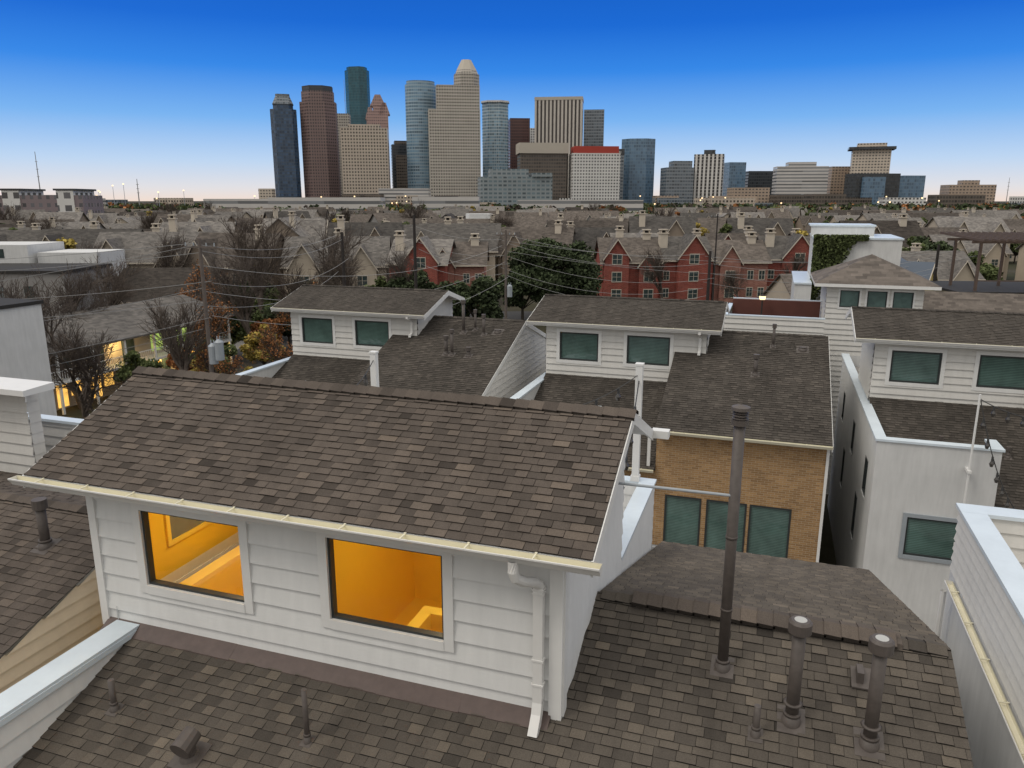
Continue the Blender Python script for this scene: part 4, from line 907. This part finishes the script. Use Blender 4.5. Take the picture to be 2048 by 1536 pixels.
def tower(label,s,D,yaw,secs,name='skyscraper',cat_='skyscraper',extra=None):
    r=root(name,label,cat_,(0,0,0))
    for sec in secs:
        mb=MB(); mb.prism(sec[2],sec[3],sec[4],0,1,sec[5] if len(sec)>5 else None)
        mb.build(sec[0],[FM.get(sec[1]) or M[sec[1]],M['roofg']],r)
    if extra: extra(r)
    r.location=C(s,D); r.rotation_euler=(0,0,PSI+yaw); return r
OB=dict(name='office_building',cat_='building')
tower('dark blue glass tower with stepped pyramid crown',-453,1600,.25,[('tower_shaft','navy',OC(50,44,8),0,190),('tower_shaft','navy',OC(38,34,8),190,200),('crown','gray',OC(40,36,6),200,216,OC(26,24,4)),('crown','gray',OC(27,25,4),216,219)])
tower('brown granite tower with chamfered corners',-388,1620,.1,[('tower_shaft','brownp',OC(70,60,18),0,206),('tower_shaft','brownp',OC(62,54,18),206,226),('crown','dark',OC(58,50,16),226,236)])
tower('tall teal glass tower with rounded ends',-361,1900,-.2,[('tower_shaft','teal',OC(54,44,14),0,309),('crown','teal',OC(44,36,10),309,316)])
def gab(r):
    for (x,z,w) in ((2,222,34),(-15,196,22),(15,206,24)):
        mb=MB(); 
        mb.hexa([(x-w/2,-18,z-10),(x+w/2,-18,z-10),(x+w/2,18,z-10),(x-w/2,18,z-10),(x-w/6,-18,z+14),(x+w/6,-18,z+14),(x+w/6,18,z+14),(x-w/6,18,z+14)]); mb.build('gable',[FM['pink']],r)
tower('pink granite tower with stepped gables',-292,1750,.15,[('tower_shaft','pink',RC(46,38),0,196),('tower_shaft','pink',sh(RC(26,36),4),196,214)],extra=gab)
tower('pale slender office tower',-370,1750,.1,[('tower_shaft','beigel',RC(36,30),0,198)])
tower('beige stone office tower with square window grid',-284,1550,.12,[('tower_shaft','beige',RC(88,60),0,150),('penthouse','beige',RC(60,40),150,157)])
tower('black office tower with lit floors',-243,1750,.2,[('tower_shaft','dark',RC(42,40),0,134),('penthouse','brown',RC(30,30),134,142)]); tower('grey mid rise office tower',-222,1680,0,[('tower_shaft','brown',RC(40,40),0,108)])
tower('curved blue grey glass tower',-180,1600,.3,[('tower_shaft','blue',EL(62,44),0,236),('crown','blue',EL(56,40),236,243)])
tower('beige stone tower with octagonal domed crown',-113,1560,.12,[('tower_shaft','beigel',RC(98,70),0,184),('tower_shaft','beigel',sh(RC(82,62),8,4),184,228),('tower_shaft','beigel',sh(OC(48,46,12),26,4),228,250),('crown','beigel',sh(OC(44,42,12),26,4),250,258,sh(OC(38,36,11),26,4)),('crown','bandcream',sh(OC(38,36,11),26,4),258,277,sh(OC(18,16,5),26,4))])
tower('pale glass tower with white roof screen',-34,1650,-.1,[('tower_shaft','bluel',OC(52,44,14),0,208),('crown','white',OC(56,48,14),208,212)])
tower('dark maroon stone office tower',15,1720,.1,[('tower_shaft','maroon',RC(42,40),0,185)])
tower('small pale distant office tower',45,1800,.1,[('tower_shaft','white',RC(16,20),0,173)])
tower('tower with vertical pale and dark stripes',95,1620,-.12,[('tower_shaft','stripe',RC(94,60),0,208),('crown','bandcream',RC(95,61),208,214)])
tower('grey glass tower with dark louvres',173,1700,-.1,[('tower_shaft','gray',RC(42,40),0,200)])
tower('dark brown office block with cream bands',54,1450,.1,[('tower_shaft','brown',RC(84,50),0,98),('crown','bandcream',RC(89,56),98,116)],**OB)
tower('white gridded office block with red top band',149,1440,.08,[('tower_shaft','white',RC(86,45),0,98),('crown','redband',RC(80,42),98,110)],**OB)
def sign(r):
    cu=bpy.data.curves.new('t','FONT'); cu.body='1801 SMITH'; cu.size=6.0; cu.extrude=.2; cu.align_x='CENTER'
    ob=bpy.data.objects.new('t',cu); COL.objects.link(ob); bpy.context.view_layer.update()
    me=bpy.data.meshes.new_from_object(ob.evaluated_get(bpy.context.evaluated_depsgraph_get())); bpy.data.objects.remove(ob)
    me.transform(Matrix.Rotation(math.pi/2,4,'X')); me.materials.clear(); me.materials.append(M['trim'])
    o=bpy.data.objects.new('sign_lettering',me); COL.objects.link(o); o.parent=r; o.location=(0,-23.4,101)
tower('dark office block with white rooftop lettering',186,1500,.05,[('tower_shaft','gray',RC(42,45),0,98),('crown','dark',RC(43,46),98,109)],extra=sign,**OB)
tower('blue glass tower with curved face',245,1550,-.15,[('tower_shaft','glassb',OC(64,48,16),0,131)])
tower('low grey glass courthouse beside the towers',4,1250,.15,[('wall','lowgray',RC(112,50),0,52),('wall','lowgray',sh(RC(60,30),-10,0),52,64),('wall','lowgray',sh(RC(30,56),40,0),52,58)],name='courthouse',cat_='building')
tower('long white parking garage',-183,1350,0,[('wall','bandw',RC(84,40),0,36)],name='parking_garage',cat_='building')
tower('stepped blue grey apartment tower',312,1500,.1,[('tower_shaft','gray',RC(52,40),0,76),('crown','gray',sh(RC(36,30),6),76,88)]) 
tower('white and black striped apartment tower',372,1500,-.3,[('tower_shaft','stripew',RC(54,36),0,100),('crown','dark',RC(20,20),100,108)])
tower('blue glass mid rise tower',448,1600,.1,[('tower_shaft','glassb',RC(34,36),0,90)]); tower('dark glass mid rise block',517,1650,0,[('tower_shaft','dark',RC(60,36),0,75)],**OB)
tower('white banded hotel block',545,1500,-.15,[('wall','bandw',RC(92,44),0,78),('penthouse','bandw',RC(50,30),78,86)],name='hotel',cat_='building'); tower('tan stone block office tower',636,1550,0,[('wall','tanl',RC(36,34),0,80)],**OB)
tower('beige hotel tower with dark overhanging top',675,1500,-.35,[('tower_shaft','hotel',RC(66,40),0,108),('crown','dark',RC(80,52),108,113),('crown','hotel',RC(50,28),113,120)],name='hotel',cat_='building')
tower('dark blue glass office block',637,1400,.1,[('wall','dark',RC(80,40),0,62),('wall','glassb',sh(RC(40,40),-10,-6),0,56)],**OB); tower('blue glass office block',725,1450,.1,[('wall','glassb',RC(42,40),0,60)],**OB)
tower('tan low rise office building',419,1400,0,[('wall','tanl',RC(64,40),0,38)],**OB); tower('tan mid rise office building',837,1450,-.1,[('wall','tanl',RC(80,40),0,44),('penthouse','tanl',RC(30,20),44,52)],**OB)
tower('cream low rise office building',-466,1500,0,[('wall','hotel',RC(26,20),0,38)],**OB)
for i in range(46):
    s_=rnd.uniform(-1000,1000); D_=rnd.uniform(1150,1500); w=rnd.uniform(22,75); h=rnd.uniform(12,27)
    tower('low rise city building among trees',s_,D_,rnd.uniform(-.3,.3),[('wall',rnd.choice(['tanl','white','beige','bandw','brown','gray']),RC(w,rnd.uniform(20,40)),0,h)],name='low_rise_building',cat_='building')
tower('purple and white apartment block with gabled tops',-217,350,.12,[('wall','purple',RC(58,22),0,19),('wall','white',sh(RC(7,22.6),-22),0,21),('wall','white',sh(RC(7,22.6),0),0,21),('wall','white',sh(RC(7,22.6),22),0,21),('roof_edge','dark',sh(RC(9,23),-22),21,21.8),('roof_edge','dark',sh(RC(9,23),0),21,21.8),('roof_edge','dark',sh(RC(9,23),22),21,21.8)],name='apartment_building',cat_='building')
for (s_,D_,w,h) in ((-150,640,90,19),(-60,720,60,20),(60,700,110,17),(-240,700,60,18)):
    tower('long pale flat roofed commercial building',s_,D_,0,[('wall','bandw',RC(w,24),0,h)],name='commercial_building',cat_='building')
blockb('stucco_house','white modern house among brown roofs','house',-12,260,PSI+.2,[('wall','stucco',[(-7,7,0,12,0,9.5),(-2,6,2,10,9.5,12.5)]),('window','paned',[(-5,-2,-.06,0,5,7.5)])])
for (s_,D_,h) in ((-598,1000,76),(-474,1000,43),(974,1550,60),(-363,1760,270)):
    c=C(s_,D_); mb=MB(); mb.tube((c.x,c.y,0),(c.x,c.y,h),.9,.35,6); 
    for k in range(3): mb.tube((c.x-2,c.y,h*.6+k*h*.12),(c.x+2,c.y,h*.6+k*h*.12),.3,.3,5)
    tag(mb.build('radio_mast',[M['wireg']],None,loc=tuple(c)),'thin grey radio mast above the roofs','mast')
for i in range(38):
    s_=rnd.choice((-1,-1,-1,1))*rnd.uniform(60,560) if i<28 else rnd.uniform(-200,560); D_=rnd.uniform(760,1000); c=C(s_,D_); h=rnd.uniform(18,34) if s_<-350 else rnd.uniform(12,22)
    r=root('street_lamp','tall street lamp with glowing head','street lamp',tuple(c),'tall lit street lamps')
    mb=MB(); mb.tube((c.x,c.y,0),(c.x,c.y,h),.35,.2,6); mb.build('lamp_post',[M['steel']],r)
    mb=MB(); mb.tube((c.x,c.y,h),(c.x,c.y,h+1.3),.7,.8,8,0,True); mb.build('lamp_head',[M['lampw']],r)
# ================================================================== ground & roads
s=NT('ground_mix'); o=s.obj(); f=s.noise(o,.03,6,.7); f2=s.noise(o,.4,4)
c=s.ramp(f,[(.35,(.030,.036,.018)),(.5,(.05,.046,.03)),(.62,(.062,.058,.05))]); c=s.mul(c,s.m('MULTIPLY_ADD',f2,.8,.6)); s.fin(c,.95,0,.1); M['ground']=s.mat
mb=MB(); mb.face([(-9000,-2000,0),(9000,-2000,0),(9000,12000,0),(-9000,12000,0)],0,.5,Z); o=mb.build('ground',[M['ground']]); o['kind']='structure'
def strip(name,a,b,w,z,m):
    a=V((a.x,a.y,z));b=V((b.x,b.y,z));d=(b-a).normalized();p=V((-d.y,d.x,0)); mb=MB(); mb.face([a-p*w,b-p*w,b+p*w,a+p*w],0,.5,Z); o=mb.build(name,[M[m]]); o['kind']='structure'
strip('pavement',C(-23,40),C(-45,230),4.6,.004,'conc'); strip('road',C(-23,40),C(-45,230),3.5,.008,'asph'); strip('road',C(-90,115),C(80,115),4.5,.012,'asph')
mb=MB(); mb.face([(-14,18.5,.004),(60,18.5,.004),(60,28,.004),(-14,28,.004)],0,.5,Z); o=mb.build('driveway',[M['conc']]); o['kind']='structure'
# ================================================================== world, sun, camera
w=bpy.data.worlds.new('World'); SC.world=w; w.use_nodes=True; nt=w.node_tree; bg=nt.nodes['Background']
tc=nt.nodes.new('ShaderNodeTexCoord'); sp=nt.nodes.new('ShaderNodeSeparateXYZ'); nt.links.new(tc.outputs['Generated'],sp.inputs[0])
def wramp(st):
    rp=nt.nodes.new('ShaderNodeValToRGB'); nt.links.new(sp.outputs[2],rp.inputs[0]); e=rp.color_ramp.elements
    while len(e)<len(st): e.new(.5)
    for q_,(p_,c_) in zip(e,st): q_.position=p_; q_.color=c_+(1,)
    return rp.outputs[0]
# northern sky: deep blue above a pale dusk horizon; southern sky and zenith: unseen neutral fill added to brighten the walls
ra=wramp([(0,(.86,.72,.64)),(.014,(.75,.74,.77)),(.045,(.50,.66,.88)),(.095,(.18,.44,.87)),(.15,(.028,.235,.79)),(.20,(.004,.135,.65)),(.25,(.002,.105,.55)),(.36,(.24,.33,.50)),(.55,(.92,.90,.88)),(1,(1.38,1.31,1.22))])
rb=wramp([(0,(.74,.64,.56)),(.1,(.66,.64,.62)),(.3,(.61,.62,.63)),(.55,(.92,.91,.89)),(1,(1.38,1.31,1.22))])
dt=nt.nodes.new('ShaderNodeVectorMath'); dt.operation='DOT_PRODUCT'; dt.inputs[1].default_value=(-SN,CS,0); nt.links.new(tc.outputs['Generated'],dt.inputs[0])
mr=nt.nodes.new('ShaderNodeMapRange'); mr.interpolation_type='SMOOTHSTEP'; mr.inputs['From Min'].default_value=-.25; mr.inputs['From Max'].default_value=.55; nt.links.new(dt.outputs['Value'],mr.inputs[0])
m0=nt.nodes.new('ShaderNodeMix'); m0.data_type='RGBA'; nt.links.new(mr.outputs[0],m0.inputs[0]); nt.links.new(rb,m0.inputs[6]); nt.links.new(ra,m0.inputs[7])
sky=nt.nodes.new('ShaderNodeTexSky'); sky.sky_type='NISHITA'; sky.sun_disc=False; sky.sun_elevation=math.radians(6); sky.sun_rotation=math.radians(-110)
mx=nt.nodes.new('ShaderNodeMix'); mx.data_type='RGBA'; mx.blend_type='ADD'; mx.inputs[0].default_value=.006
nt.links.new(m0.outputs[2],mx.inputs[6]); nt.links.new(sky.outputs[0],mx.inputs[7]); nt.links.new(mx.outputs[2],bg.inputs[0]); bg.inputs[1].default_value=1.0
sd=bpy.data.lights.new('sun','SUN'); sd.energy=.9; sd.angle=math.radians(18); sd.color=(1,.93,.83); so=bpy.data.objects.new('sun',sd); COL.objects.link(so)
so.rotation_euler=(math.radians(38),0,math.radians(-45))
cd=bpy.data.cameras.new('camera'); cd.sensor_width=36; cd.lens=1530/2048*36; cd.clip_end=20000; cd.clip_start=.1
co=bpy.data.objects.new('camera',cd); COL.objects.link(co); co.location=(0,0,17); co.rotation_euler=(math.radians(90)-math.atan(368/1530),0,PSI); SC.camera=co
SC.view_settings.view_transform='Standard'; SC.view_settings.look='None'
for o in bpy.data.objects:
    if '_o' in o: del o['_o']
